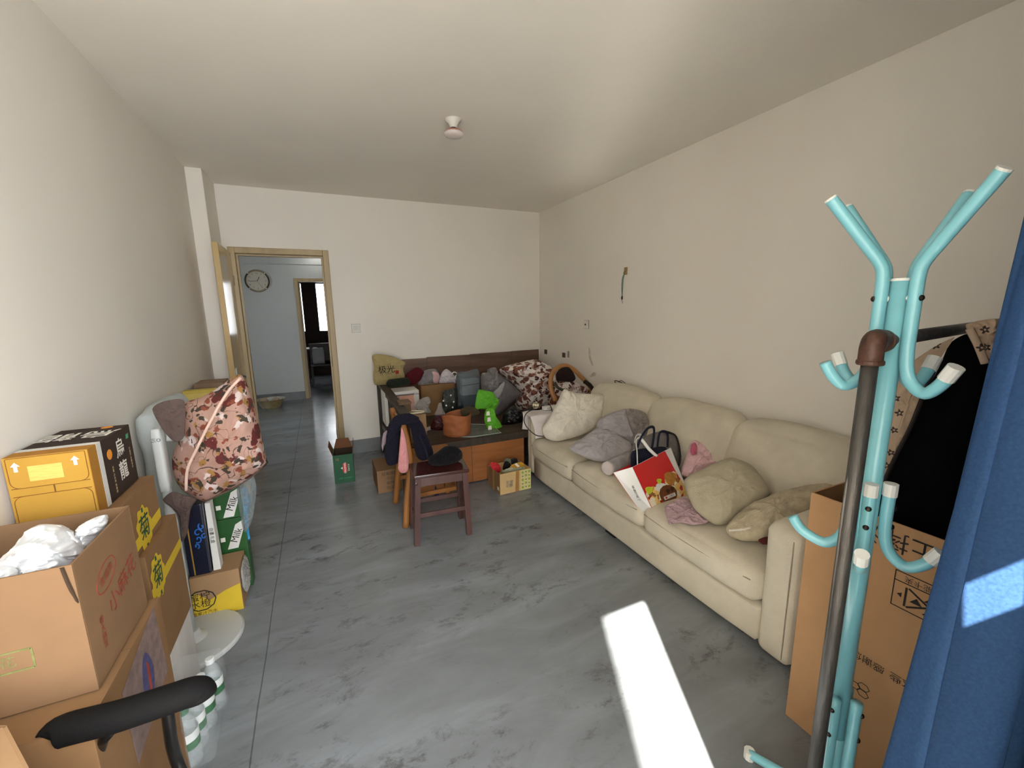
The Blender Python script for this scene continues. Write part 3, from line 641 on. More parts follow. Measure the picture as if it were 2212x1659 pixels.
def curtain_mat():
    m, nt, b = nodes_of('blue_curtain'); L = nt.links
    tc = N(nt, 'ShaderNodeTexCoord'); no = N(nt, 'ShaderNodeTexNoise', i_Scale=180.0, i_Detail=2.0); L.new(tc.outputs['Object'], no.inputs[0])
    col = ramp(nt, no.outputs[0], [(0.3, lin((48, 78, 116))), (0.7, lin((62, 96, 140)))])
    L.new(col, b.inputs['Base Color']); b.inputs['Roughness'].default_value = 0.75; b.inputs['Specular IOR Level'].default_value = 0.2
    tr = N(nt, 'ShaderNodeBsdfTranslucent'); tr.inputs[0].default_value = lin((70, 130, 190)) + (1,)
    mx = N(nt, 'ShaderNodeMixShader', i_0=0.35); L.new(b.outputs[0], mx.inputs[1]); L.new(tr.outputs[0], mx.inputs[2])
    L.new(mx.outputs[0], nt.nodes['Material Output'].inputs[0]); return m
M_CURT = curtain_mat()
cu_ = thing('curtain', (1.6, 0.27, 0.04), 'blue full-length curtain hanging at the right beside the doorway', 'curtain')
def cfn(s, t):
    z = 0.04 + 2.5 * t
    def wave(q):
        ph = q * 50 + 0.35 * math.sin(z * 1.1) - 0.5
        return ph, 0.275 + (0.056 + 0.012 * math.sin(q * 9)) * math.sin(ph) * (0.75 + 0.25 * (1 - t)) + 0.012 * math.sin(ph * 2.3 + z)
    ph0, y0 = wave(0.0); ph, y = wave(s)
    ypk = 0.275 + 0.058 * (0.75 + 0.25 * (1 - t))
    xl = ypk * (0.815 + 0.145 * (z - 0.773)) / 0.27 - 0.062
    x = xl + (2.50 - xl) * s
    return Vector((x + 0.02 * math.cos(ph), y, z))
MB().grid(cfn, 220, 24).build('drape', M_CURT, cu_, smooth=True, thick=0.003)
MB().tube([(0.9, 0.275, 2.56), (2.56, 0.275, 2.56)], 0.012, 12).build('rod', M_IRON, cu_, smooth=True)
# ================================================================== LEFT SIDE: STACKED BOXES
M_YEL = carton_mat('golden_carton', (178, 136, 56)); M_ORG = carton_mat('orange_carton', (170, 120, 50)); M_WHT = carton_mat('white_carton', (214, 212, 206))
M_BRN = carton_mat('dark_brown_carton', (58, 46, 40)); M_CREAM = carton_mat('pale_print', (226, 206, 150)); M_WINK = mat('white_ink', (228, 224, 214), rough=0.7, var=0.04)
M_ODOT = mat('orange_dot', (226, 146, 52), rough=0.7, var=0.05); M_GDOT = mat('green_dot', (70, 150, 110), rough=0.7, var=0.05)
M_K2 = carton_mat('tan_cardboard', (132, 102, 74)); M_K3 = carton_mat('pale_cardboard', (158, 126, 92)); M_K4 = carton_mat('old_cardboard', (134, 102, 70))
M_RED = mat('red_ink', (150, 60, 44), rough=0.8, var=0.2, vscale=60); M_GRN = mat('green_ink', (118, 120, 70), rough=0.85, var=0.2, vscale=60)
M_BLUI = mat('blue_ink', (72, 72, 112), rough=0.85, var=0.25, vscale=50); M_PURP = mat('faded_blue_print', (126, 106, 100), rough=0.85, var=0.25, vscale=30)
M_CRACK = mat('fold_line', (120, 78, 26), rough=0.9, var=0.1); M_DARKLINE = mat('dark_crease', (60, 44, 30), rough=0.9, var=0.1)
M_YBAND = carton_mat('yellow_band', (206, 176, 52)); M_JU = mat('dark_green_ink', (38, 76, 48), rough=0.8, var=0.1)
XS, YS, ZS = Vector((1, 0, 0)), Vector((0, 1, 0)), Vector((0, 0, 1))

# ---- tea carton: golden end, dark sides
ox0, ox1, oy0, oy1, oz0, oz1 = -0.838, -0.655, 1.615, 1.925, 0.950, 1.160
tea = thing('tea_carton', ((ox0 + ox1) / 2, (oy0 + oy1) / 2, oz0), 'golden and dark brown tea carton on top of the left box stack', 'carton')
s1, s2 = oy0 + 0.055, oy0 + 0.082
MB().box(ox0, ox1, oy0, s1, oz0, oz1).build('golden_end', M_ORG, tea, bevel=0.002)
MB().box(ox0, ox1, s1, s2, oz0, oz1).build('white_stripe', M_WHT, tea)
MB().box(ox0, ox1, s2, oy1, oz0, oz1).build('body', M_BRN, tea, bevel=0.002)
def face_panel(x0, x1, z0, z1, r, y, m, nm):
    pts = []
    for cx_, cz_, a0 in ((x1 - r[0], z0 + r[0], -90), (x1 - r[1], z1 - r[1], 0), (x0 + r[2], z1 - r[2], 90), (x0 + r[3], z0 + r[3], 180)):
        rr_ = r[[-90, 0, 90, 180].index(a0)]
        for k in range(5):
            a = math.radians(a0 + k * 22.5); pts.append(Vector((cx_ + rr_ * math.cos(a), y, cz_ + rr_ * math.sin(a))))
    MB().tube(pts + [pts[0]], .0009, 5, cap=False).build('fold_line', M_CRACK, tea)
    return MB().slab(pts, 0.0016).build(nm, m, tea)
zm = (oz0 + oz1) / 2
MB().box(ox0 + .001, ox1 - .001, oy0 - .0006, oy0, oz0 + .001, oz1 - .001).build('end_flap', M_YEL, tea)
face_panel(ox0 + .008, ox1 - .006, zm + .012, oz1 - .003, (.02, .003, .003, .02), oy0 - .0024, M_YEL, 'end_flap')
face_panel(ox0 + .008, ox1 - .006, oz0 + .003, zm - .012, (.003, .02, .02, .003), oy0 - .0024, M_YEL, 'end_flap')
for (x0, x1, z0, z1) in ((ox0 + .008, ox1 - .006, zm + .0115, zm + .0128), (ox0 + .008, ox1 - .006, zm - .0128, zm - .0115), ((ox0 + ox1) / 2 + .004, (ox0 + ox1) / 2 + .0065, zm - .011, zm + .011)):
    MB().box(x0, x1, oy0 - .003, oy0 - .0008, z0, z1).build('fold_line', M_CRACK, tea)
MB().box(ox0 + .05, ox1 - .06, oy0 - .0032, oy0 - .0026, zm + .03, zm + .075).build('print_panel', mat('pale_gold_print', (222, 182, 96), rough=.8, var=.12, vscale=40, stretch=(1, 1, 9)), tea)
for xx in (ox0 + .026, ox1 - .030):
    MB().slab([Vector((xx - .010, oy0 - .0034, zm + .078)), Vector((xx + .010, oy0 - .0034, zm + .078)), Vector((xx, oy0 - .0034, zm + .090))], .0006).build('arrow_mark', M_WINK, tea)
    MB().box(xx - .004, xx + .004, oy0 - .0034, oy0 - .0028, zm + .062, zm + .078).build('arrow_mark', M_WINK, tea)
text('烏\n龍', 0.068, Vector((ox1, oy0 + .205, zm + .004)), YS, ZS, M_WINK, tea, spacing=1.15, bold=0.001)
text('无糖 乌龙茶 高香型', 0.011, Vector((ox1, oy0 + .13, zm - .04)), -ZS, YS, M_CREAM, tea); text('三得利 无糖茶饮', 0.011, Vector((ox1, oy0 + .275, zm - .01)), -ZS, YS, M_CREAM, tea)
decal(disc_pts((ox1, oy0 + .125, zm + .048), .017, YS, ZS), M_ODOT, tea, 'orange_dot')
decal([(ox1, oy0 + .262, zm + .062), (ox1, oy0 + .282, zm + .062), (ox1, oy0 + .286, zm + .078), (ox1, oy0 + .266, zm + .078)], M_GDOT, tea, 'green_mark')
text('烏龍', 0.10, Vector(((ox0 + ox1) / 2 + .0, oy0 + .20, oz1)), -XS, -YS, M_WINK, tea, bold=0.001)
decal(disc_pts(((ox0 + ox1) / 2 + .04, oy0 + .285, oz1), .016, XS, YS), M_ODOT, tea, 'orange_dot')

# ---- generic open / closed cartons
def carton(name, x0, x1, y0, y1, z0, z1, m, label, flaps=None, top=True, wall=0.005, inside=None, cat='carton', group=None):
    t = thing(name, ((x0 + x1) / 2, (y0 + y1) / 2, z0), label, cat, group)
    if top:
        MB().box(x0, x1, y0, y1, z0, z1 - .004).build('body', m, t, bevel=0.002)
        ym = (y0 + y1) / 2
        MB().box(x0, x1, y0, ym - .001, z1 - .004, z1).build('top_flap', m, t); MB().box(x0, x1, ym + .001, y1, z1 - .004, z1).build('top_flap', m, t)
    else:
        w = wall
        MB().box(x0, x1, y0, y0 + w, z0, z1).build('front_panel', m, t, bevel=.001); MB().box(x0, x1, y1 - w, y1, z0, z1).build('back_panel', m, t, bevel=.001)
        MB().box(x1 - w, x1, y0 + w, y1 - w, z0, z1).build('side_panel', m, t, bevel=.001); MB().box(x0, x0 + w, y0 + w, y1 - w, z0, z1).build('side_panel', m, t, bevel=.001)
        MB().box(x0 + w, x1 - w, y0 + w, y1 - w, z0, z0 + w).build('bottom_panel', m, t)
    return t
# bottom carton with a blue diamond print
dmx1, dmy0, dmy1 = -0.532, 1.10, 1.555
dm = carton('diamond_carton', -0.842, dmx1, dmy0, dmy1, 0, 0.668, M_K4, 'large worn carton with blue diamond print at the bottom of the left stack')
def fx(y, z, x=dmx1): return Vector((x, y, z))
dq = lambda u, v: P(u, v, x=dmx1)
decal([dq(262, 1500), dq(298, 1652), dq(362, 1445), dq(330, 1310)], M_PURP, dm, 'printed_diamond')
oc_ = dq(319, 1462); oval = [oc_ + Vector((0, .040 * math.cos(k * math.pi / 12) * (1 - .25 * abs(math.sin(k * math.pi / 12))), .075 * math.sin(k * math.pi / 12))) for k in range(24)]
decal(oval, M_BLUI, dm, 'printed_oval', off=.002)
decal([oc_ + Vector((0, y, z)) for y, z in ((-.008, -.045), (.006, -.05), (.012, .03), (.0, .05))], M_RED, dm, 'printed_flame', off=.003)

# snack carton, open, with crumpled white bags
sn = carton('snack_carton', -0.842, -0.550, 1.195, 1.52, 0.672, 1.00, M_K2, 'open cardboard snack carton with red handwriting print and white plastic bags inside', top=False)
MB().slab([(-.548, 1.20, 1.0), (-.548, 1.515, 1.0), (-.520, 1.515, .998), (-.520, 1.20, .99)], .004)
text('小麻花', 0.062, Vector((-.550, 1.40, .825)), Vector((0, .97, .22)), ZS, M_RED, sn)
text('金福来', 0.026, Vector((-.550, 1.325, .895)), Vector((0, .97, .22)), ZS, M_RED, sn)
rg = MB()
for k in range(28):
    a, b_ = 2 * math.pi * k / 28, 2 * math.pi * (k + 1) / 28
    rg.bar((-.5492, 1.325 + .055 * math.cos(a), .895 + .012 * math.cos(a) + .032 * math.sin(a)), (-.5492, 1.325 + .055 * math.cos(b_), .895 + .012 * math.cos(b_) + .032 * math.sin(b_)), .0022, .0008, up=(1, 0, 0))
rg.build('printed_ring', M_RED, sn)
text('香\n大\n麻\n花', 0.022, Vector((-.550, 1.262, .775)), YS, ZS, M_RED, sn)
text('麻花', 0.030, Vector((-.700, 1.195, .80)), XS, ZS, M_GRN, sn)
fr4 = MB(); c0, w4, h4 = Vector((-.700, 1.1945, .80)), .056, .024
for a, b_ in (((-w4, -h4), (w4, -h4)), ((w4, -h4), (w4, h4)), ((w4, h4), (-w4, h4)), ((-w4, h4), (-w4, -h4))):
    fr4.bar(c0 + Vector((a[0], 0, a[1])), c0 + Vector((b_[0], 0, b_[1])), .004, .0008, up=(0, 1, 0))
fr4.build('printed_border', M_GRN, sn)
text('花', 0.035, Vector((-.80, 1.195, .755)), XS, ZS, M_GRN, sn)
decal([(-.842, 1.195, .69), (-.765, 1.195, .69), (-.765, 1.195, .735), (-.842, 1.195, .735)], M_GRN, sn, 'printed_patch')
MB().tube(spline([(-.566, 1.1945, .998), (-.560, 1.1935, .95), (-.552, 1.194, .905)], 4), [.004] * 6 + [.003] * 2 + [.001], 6).build('torn_edge', M_DARKLINE, sn)
M_WBAG = mat('white_plastic_bag', (226, 226, 226), rough=0.35, var=0.05, vscale=12, bump=0.4, bscale=22, spec=0.5)
MB().puff([P(u, v, y=1.36) for u, v in ((18, 1210), (50, 1160), (85, 1133), (130, 1138), (160, 1160), (185, 1195), (150, 1235), (90, 1260), (30, 1262), (-10, 1250))], (0.1, -1, 0.35), .09, .08, wr=.055, ws=11, seed=3, K=40, M=220).build('plastic_bag', M_WBAG, None, smooth=True, label='crumpled white plastic bag bulging in the open snack carton', cat='bag')
MB().puff([P(u, v, y=1.42) for u, v in ((160, 1160), (175, 1135), (205, 1118), (228, 1112), (232, 1130), (210, 1165), (190, 1200), (172, 1190))], (0.1, -1, 0.35), .045, .04, wr=.03, ws=16, seed=5).build('plastic_bag', M_WBAG, None, smooth=True, label='small twisted white plastic bag sticking up behind the larger white bag', cat='bag')
MB().puff([P(u, v, y=1.24) for u, v in ((-40, 1235), (0, 1222), (30, 1232), (38, 1252), (10, 1275), (-40, 1275))], (0.1, -1, 0.35), .04, .04, wr=.028, ws=16, seed=6).build('plastic_bag', M_WBAG, None, smooth=True, label='white plastic bag corner at the left frame edge in the snack carton', cat='bag')

# chrysanthemum cartons
def ju(x1, y0, y1, z0, z1, label, zb, cyj):
    t = carton('flower_tea_carton', -0.836, x1, y0, y1, z0, z1, M_K4, label, group='flower tea cartons with yellow bands')
    f = lambda y, z: Vector((x1, y, z))
    decal([f(y0 + .002, zb - .022), f(y1 - .002, zb + .002), f(y1 - .002, zb + .040), f(y0 + .002, zb + .020)], M_YBAND, t, 'yellow_band')
    sc = [f(cyj + (.062 + .006 * math.cos(9 * a)) * math.cos(a), zb + .035 + (.078 + .006 * math.cos(9 * a)) * math.sin(a)) for a in [2 * math.pi * k / 54 for k in range(54)]]
    decal(sc, M_YBAND, t, 'yellow_roundel', off=.0018)
    text('菊', 0.092, f(cyj, zb + .035), YS, ZS, M_JU, t, off=.0032, bold=0.001)
    for dz in (.067, -.067): decal([f(cyj - .006, zb + .035 + dz - .008), f(cyj + .006, zb + .035 + dz - .008), f(cyj + .006, zb + .035 + dz + .008), f(cyj - .006, zb + .035 + dz + .008)], M_JU, t, 'green_tick', off=.003)
    return t
_q = P(312, 1146, x=-.620); ju(-.620, 1.56, 1.955, .745, .947, 'upper brown flower tea carton with yellow band, under the tea carton', _q.z - .025, _q.y)
_q = P(341, 1246, x=-.600); ju(-.600, 1.70, 2.045, .314, .742, 'lower brown flower tea carton with yellow band, above the white carton', _q.z - .03, _q.y)
wc = thing('white_carton', (-.69, 1.9, 0), 'plain white wood-grain carton under the lower flower tea carton', 'carton')
M_WOODW = mat('white_wood_grain', (204, 200, 196), rough=.7, var=.10, vscale=4, stretch=(4, 4, .5))
MB().box(-.836, -.603, 1.76, 2.03, 0, .312).build('body', M_WOODW, wc, bevel=.002)
MB().box(-.836, -.607, 1.70, 1.758, 0, .30).build('brown_strip', M_BRN, wc)

# open flap carton at the left edge
fc = thing('flap_carton', (-.70, .95, .40), 'opened carton with bent flaps at the lower left frame edge', 'carton')
fcor = [Vector((-.842, .80, 0)), Vector((-.45, .80, 0)), Vector((-.632, 1.062, 0)), Vector((-.842, 1.062, 0))]
for i in range(4):
    a_, b2 = fcor[i], fcor[(i + 1) % 4]; t2 = (b2 - a_).normalized(); n2 = Vector((-t2.y, t2.x, 0)) * .005
    MB().hexa([up(k, .40) for k in (a_, b2, b2 + n2, a_ + n2)], [up(k, .752) for k in (a_, b2, b2 + n2, a_ + n2)]).build(('front_panel', 'side_panel', 'back_panel', 'wall_panel')[i], M_K3, fc)
MB().slab([up(fcor[1], .752), up(fcor[2], .752), Vector((-.70, 1.02, .735)), Vector((-.56, .80, .735))], .004).build('side_flap', M_K3, fc)
MB().slab([up(fcor[2], .752), up(fcor[3], .752), Vector((-.842, 1.03, .80)), Vector((-.66, 1.03, .80))], .004).build('back_flap', M_K4, fc)
lw = carton('lower_carton', -0.842, -0.585, 0.78, 1.07, 0, 0.398, M_K4, 'closed plain carton under the opened flap carton at the left edge')

# ---- office chair (armrest in view)
M_PAD = mat('black_armrest_foam', (15, 14, 14), rough=.8, spec=.2, var=.15, vscale=30, bump=.15, bscale=120)
M_CHROME = mat('dark_metal_tube', (60, 58, 56), rough=.28, metal=.85, var=.1)
oc = thing('office_chair', (-.46, .83, 0), 'black office chair with padded armrest and dark metal tubes at lower left', 'chair')
ap = spline([P(108, 1600, z=.655), P(135, 1578, z=.662), P(250, 1548, z=.668), P(360, 1512, z=.668), P(408, 1496, z=.664), P(432, 1494, z=.652), P(440, 1512, z=.632)], 6)
MB().tube(ap, [.021, .024, .026, .027, .028] + [.029] * (len(ap) - 8) + [.028, .025, .018], 16, flat=1.15).build('armrest_pad', M_PAD, oc, smooth=True)
a0, a1_ = P(385, 1535, z=.63), P(250, 1570, z=.635)
arm_t = spline([a1_, a1_ + Vector((-.01, -.03, -.15)), a1_ + Vector((.0, -.06, -.22))], 6)
MB().tube([P(243, 1575, z=.645), P(222, 1600, z=.60), P(205, 1659, z=.50), Vector((-.56, 1.06, .38))], .011, 12).build('rear_tube', M_CHROME, oc, smooth=True)
MB().tube(spline([P(362, 1535, z=.645), P(366, 1570, z=.60), P(372, 1610, z=.54), P(388, 1659, z=.46), Vector((-.36, 1.06, .36))], 6), .0125, 12).build('front_tube', M_CHROME, oc, smooth=True)
MB().rbox(-.565, -.35, .62, 1.03, .36, .43, .03, 8, puff=.008).build('seat', M_PAD, oc, smooth=True)
for x_, y_ in ((-.56, 1.06), (-.36, 1.06), (-.56, .60), (-.36, .60)):
    MB().tube([(x_, y_, 0), (x_, y_, .40)], .0125, 12).build('leg', M_CHROME, oc, smooth=True)
for y_ in (1.06, .60): MB().tube([(-.56, y_, .36), (-.36, y_, .36)], .0115, 12).build('seat_bar', M_CHROME, oc, smooth=True)

# ---- pack of water bottles in clear film
M_PET = mat('clear_bottle_plastic', (206, 216, 218), rough=.08, var=.05, alpha=.35, spec=.6)
M_LBLW = mat('white_bottle_label', (224, 228, 226), rough=.5, var=.04); M_LBLG = mat('green_bottle_label', (20, 96, 50), rough=.5, var=.08)
M_FILM = plastic_film('clear_film', (220, 226, 228), .10, .10)
for i, (x, y) in enumerate(((-.535, 1.585), (-.602, 1.578), (-.53, 1.652), (-.515, 1.722), (-.50, 1.80))):
    b_ = thing('water_bottle', (x, y, 0), ('plastic water bottle with green and white label, nearest of the wrapped pack', 'plastic water bottle half hidden behind the brown tube of the office chair', 'second plastic water bottle from the office chair in the wrapped pack', 'third plastic water bottle from the office chair in the wrapped pack', 'plastic water bottle nearest the white round stand base')[i], 'bottle', 'wrapped pack of water bottles')
    k = 1.0 + .0 * i
    MB().lathe([(.030, 0), (.0325, .012), (.0325, .06), (.030, .066), (.0325, .072), (.0325, .14), (.026, .172), (.014, .196), (.0135, .205)], (x, y, 0), 20).build('bottle_body', M_PET, b_, smooth=True)
    MB().lathe([(.0332, .075), (.0332, .105)], (x, y, 0), 20, cap=False).build('label_band', M_LBLG, b_, smooth=True)
    MB().lathe([(.0332, .105), (.0332, .137)], (x, y, 0), 20, cap=False).build('label_band', M_LBLW, b_, smooth=True)
    MB().lathe([(.0155, .203), (.0155, .22), (.013, .222)], (x, y, 0), 16).build('cap', M_LBLG if i == 0 else M_LBLW, b_, smooth=False)
MB().rbox(-.64, -.46, 1.54, 1.845, .001, .245, .03, 14, wr=.012, ws=16, seed=4).build('shrink_wrap', M_FILM, None, smooth=True, label='clear shrink film wrapped around the pack of water bottles', cat='plastic wrap')

# ---- standing fan under a floral cover
M_FANW = mat('white_fan_plastic', (186, 189, 187), rough=.35, var=.03)
fn_ = thing('pedestal_fan', (-.672, 2.236, 0), 'white pedestal fan with round base standing behind the left boxes', 'fan')
MB().lathe([(.202, 0), (.209, .006), (.209, .018), (.201, .026), (.06, .034), (.036, .05), (.03, .075)], (-.672, 2.236, 0), 48).build('base', M_FANW, fn_, smooth=False, bevel=0.0)
MB().lathe([(.020, .07), (.020, .70), (.017, .70), (.017, .84)], (-.672, 2.236, 0), 20).build('pole', M_FANW, fn_, smooth=True)
MB().rbox(-.692, -.652, 2.205, 2.265, .78, 1.07, .014, 6).build('control_panel', M_FANW, fn_, smooth=True)
text('三O', .02, Vector((-.672, 2.2045, 1.02)), XS, ZS, M_INK, fn_, name='panel_icon')
fc_, fax = Vector((-.468, 2.285, .985)), Vector((.30, -.95, .08)).normalized()
fa = Vector((0, 0, 1)); fa = (fa - fax * fa.dot(fax)).normalized(); fb = fax.cross(fa)
gl = MB()
for rr_, off in ((.125, 0), (.105, .04), (.06, .06), (.105, -.04), (.06, -.05)):
    gl.tube([fc_ + fax * off + (fa * math.cos(2 * math.pi * k / 40) + fb * math.sin(2 * math.pi * k / 40)) * rr_ for k in range(41)], .003, 6, cap=False)
gl.build('guard', M_FANW, fn_, smooth=True)
MB().tube([Vector((-.645, 2.25, 1.03)), Vector((-.50, 2.30, 1.0))], .03, 16).build('motor', M_FANW, fn_, smooth=True)
for k in range(3):
    a = k * 2.094; d = fa * math.cos(a) + fb * math.sin(a); e = fa * math.cos(a + .6) + fb * math.sin(a + .6)
    MB().slab([fc_ + d * .02, fc_ + d * .10 + fax * .02, fc_ + e * .10 - fax * .02, fc_ + e * .03], .002).build('blade', M_FANW, fn_)

def floral_mat(name, base, cols, sheer, scale, wash=None):
    m, nt, b = nodes_of(name); L = nt.links
    tc = N(nt, 'ShaderNodeTexCoord')
    nz = N(nt, 'ShaderNodeTexNoise', i_Scale=scale * 1.4, i_Detail=3.0); L.new(tc.outputs['Object'], nz.inputs[0])
    wv = N(nt, 'ShaderNodeVectorMath', operation='MULTIPLY_ADD'); wv.inputs[1].default_value = (0.09,) * 3; L.new(nz.outputs['Color'], wv.inputs[0]); L.new(tc.outputs['Object'], wv.inputs[2])
    col = None; prev = lin(base)
    if wash:
        n0 = N(nt, 'ShaderNodeTexNoise', i_Scale=4.0, i_Detail=4.0); L.new(tc.outputs['Object'], n0.inputs[0])
        prev = ramp(nt, n0.outputs[0], [(.35, lin(wash)), (.65, lin(base))])
    for i, (c, th, sc, rnd) in enumerate(cols):
        vo = N(nt, 'ShaderNodeTexVoronoi', i_Scale=scale * sc, i_Randomness=rnd); 
        mp = N(nt, 'ShaderNodeMapping'); mp.inputs[1].default_value = (i * 3.1, i * 1.7, i * .9); L.new(wv.outputs[0], mp.inputs[0]); L.new(mp.outputs[0], vo.inputs[0])
        mask = ramp(nt, vo.outputs['Distance'], [(th - .02, (1, 1, 1)), (th + .02, (0, 0, 0))])
        prev = mixc(nt, mask, prev, lin(c))
    # thin dark stems
    wv2 = N(nt, 'ShaderNodeTexNoise', i_Scale=scale * .9, i_Detail=1.0, i_Distortion=.8); L.new(tc.outputs['Object'], wv2.inputs[0])
    if sheer:
        st_ = ramp(nt, wv2.outputs[0], [(.492, (0, 0, 0)), (.497, (1, 1, 1)), (.503, (1, 1, 1)), (.508, (0, 0, 0))])
        prev = mixc(nt, st_, prev, lin((60, 46, 40)))
    L.new(prev, b.inputs['Base Color']); b.inputs['Roughness'].default_value = .75; b.inputs['Specular IOR Level'].default_value = .3
    n3 = N(nt, 'ShaderNodeTexNoise', i_Scale=30.0, i_Detail=4.0); L.new(tc.outputs['Object'], n3.inputs[0])
    bp = N(nt, 'ShaderNodeBump', i_Strength=.3, i_Distance=.01); L.new(n3.outputs[0], bp.inputs['Height']); L.new(bp.outputs[0], b.inputs['Normal'])
    if sheer: b.inputs['Alpha'].default_value = sheer
    return m
M_SCARF = floral_mat('sheer_pink_floral', (178, 144, 132), [((92, 36, 34), .30, .9, 1.0), ((150, 112, 62), .25, 1.1, 1.0), ((204, 186, 180), .30, 1.0, 1.0), ((62, 54, 44), .30, 1.9, 1.0), ((126, 66, 48), .26, 1.5, 1.0)], .94, 12, wash=(166, 128, 112))
cv = thing('fan_cover', (-.47, 2.25, .66), 'sheer pink floral cloth cover draped over the pedestal fan', 'cloth')
cvp = ((515, 808), (532, 826), (550, 878), (562, 930), (574, 985), (578, 998), (556, 1018), (520, 1044), (480, 1064), (442, 1082), (415, 1072), (390, 1055), (374, 1025), (372, 985), (386, 948), (384, 905), (400, 870), (440, 856), (475, 834))
MB().puff([P(u, v, y=2.30) for u, v in cvp], (.30, -.95, .05), .15, .10, wr=.012, ws=9, seed=9, K=22, M=120, p=.55, ridge=.009, rdir=(.85, 0, .5), rs=42).build('drape', M_SCARF, cv, smooth=True)
MB().tube(spline([P(520, 816, y=2.16), P(490, 850, y=2.135), P(455, 910, y=2.12), P(425, 970, y=2.125), P(405, 1015, y=2.14), P(402, 1060, y=2.17)], 6), .006, 8, flat=.6).build('ridge_fold', cloth_mat('pink_binding', (208, 176, 160)), cv, smooth=True)
M_MESH = plastic_film('brown_mesh', (84, 66, 60), .80, .8)
MB().puff([P(u, v, y=2.15) for u, v in ((329, 884), (354, 867), (398, 866), (398, 942), (376, 954), (350, 926))], (.2, -1, .2), .012, .012, wr=.006, ws=18, seed=2).build('side_tail', M_MESH, cv, smooth=True)
MB().puff([P(u, v, y=2.20) for u, v in ((352, 1080), (372, 1062), (400, 1070), (425, 1078), (412, 1100), (405, 1150), (392, 1170), (388, 1120), (372, 1098))], (.2, -1, .2), .02, .02, wr=.010, ws=18, seed=8).build('hanging_tail', M_MESH, cv, smooth=True)
MB().tube(spline([P(578, 999, y=2.28), P(556, 1020, y=2.2), P(520, 1046, y=2.17), P(480, 1066, y=2.165), P(442, 1084, y=2.19)], 6), .004, 6).build('hem', M_MESH, cv, smooth=True)

# ---- soda carton, gift box, milk cartons, blue bag behind the fan
sx0, sx1, sy0, sy1, sz1 = -.70, -.487, 2.41, 2.60, .238
sd_ = thing('soda_carton', (-.59, 2.5, 0), 'tan and yellow soda carton on the floor behind the white round base', 'carton')
MB().box(sx0, sx1, sy0, sy1, 0, sz1).build('body', M_K3, sd_, bevel=.002)
f = lambda x, z: Vector((x, sy0, z))
decal([f(sx0, .004), f(sx1 - .002, .004), f(sx1 - .002, .155), f(sx1 - .07, .135), f(sx1 - .14, .10), f(sx1 - .19, .15), f(sx0, .155)], M_YBAND, sd_, 'yellow_print')
text('蜜柠\n水橙', .046, f(-.668, .108), XS, ZS, M_INK, sd_, off=.003, spacing=.9)
rg = MB()
for k in range(10):
    a, b2 = 2 * math.pi * k / 10, 2 * math.pi * (k + 1) / 10
    rg.bar((-.662 + .062 * math.cos(a), sy0 - .0025, .108 + .056 * math.sin(a)), (-.662 + .062 * math.cos(b2), sy0 - .0025, .108 + .056 * math.sin(b2)), .005, .001, up=(0, 1, 0))
rg.build('printed_ring', M_INK, sd_)
text('橙果汁汽水', .022, f(-.655, .036), XS, ZS, M_INK, sd_, off=.003); text('ORANGE JUICE SODA', .012, f(-.60, .014), XS, ZS, M_INK, sd_, off=.003)
MB().puff([Vector((sx1 + .004, y, z)) for y, z in ((2.44, .21), (2.58, .22), (2.60, .12), (2.56, .04), (2.48, .05), (2.43, .12))], (1, -.1, .1), .018, .002, wr=.008, ws=30, seed=4).build('plastic_pouch', plastic_film('silver_pouch_film', (190, 188, 184), .7, .2), None, smooth=True, label='crinkled clear plastic pouch against the side of the soda carton', cat='bag')
M_NAVY = mat('navy_gift_box', (18, 22, 40), rough=.35, var=.15); M_GOLD = mat('gold_stripe', (178, 134, 66), rough=.4, var=.1, metal=.3); M_BLUE = mat('bright_blue_print', (34, 96, 178), rough=.5, var=.1)
gb = thing('gift_box', (-.66, 2.47, .24), 'tall navy gift box with blue scrollwork and gold stripe on the soda carton', 'box')
gx0, gx1, gy0, gy1 = -.699, -.605, 2.425, 2.525
MB().box(gx0, gx1, gy0, gy1, .24, .62).build('body', M_NAVY, gb, bevel=.008)
decal([(gx0 + .022, gy0, .245), (gx0 + .028, gy0, .245), (gx0 + .028, gy0, .53), (gx0 + .022, gy0, .53)], M_GOLD, gb, 'gold_stripe')
sw = MB()
for (a, r0, c0) in ((0, .018, (.062, .47)), (2, .014, (.08, .50)), (4, .016, (.06, .435)), (1, .012, (.085, .445)), (5, .012, (.05, .40))):
    pts = [Vector((gx0 + c0[0] + (r0 - k * r0 / 14) * math.cos(a + k * .55), gy0 - .0012, c0[1] + (r0 - k * r0 / 14) * math.sin(a + k * .55) * 1.3)) for k in range(11)]
    sw.tube(pts, .0034, 5, flat=.3)
sw.build('blue_scrollwork', M_BLUE, gb); tag(bpy.data.objects[gb.children[-1].name], kind='stuff')
wt = thing('slim_white_box', (-.583, 2.49, .24), 'slim white printed box leaning beside the navy gift box', 'box')
MB().hexa([(-.600, 2.44, .24), (-.568, 2.44, .24), (-.568, 2.50, .24), (-.600, 2.50, .24)], [(-.603, 2.47, .60), (-.580, 2.47, .60), (-.580, 2.53, .60), (-.603, 2.53, .60)]).build('body', M_WHT, wt, bevel=.002)
text('白酒 礼盒', .02, Vector((-.588, 2.452, .43)), -ZS, XS, M_INK, wt, off=.004)
M_MILK = mat('green_milk_carton', (40, 84, 40), rough=.4, var=.12)
mkc = MB()
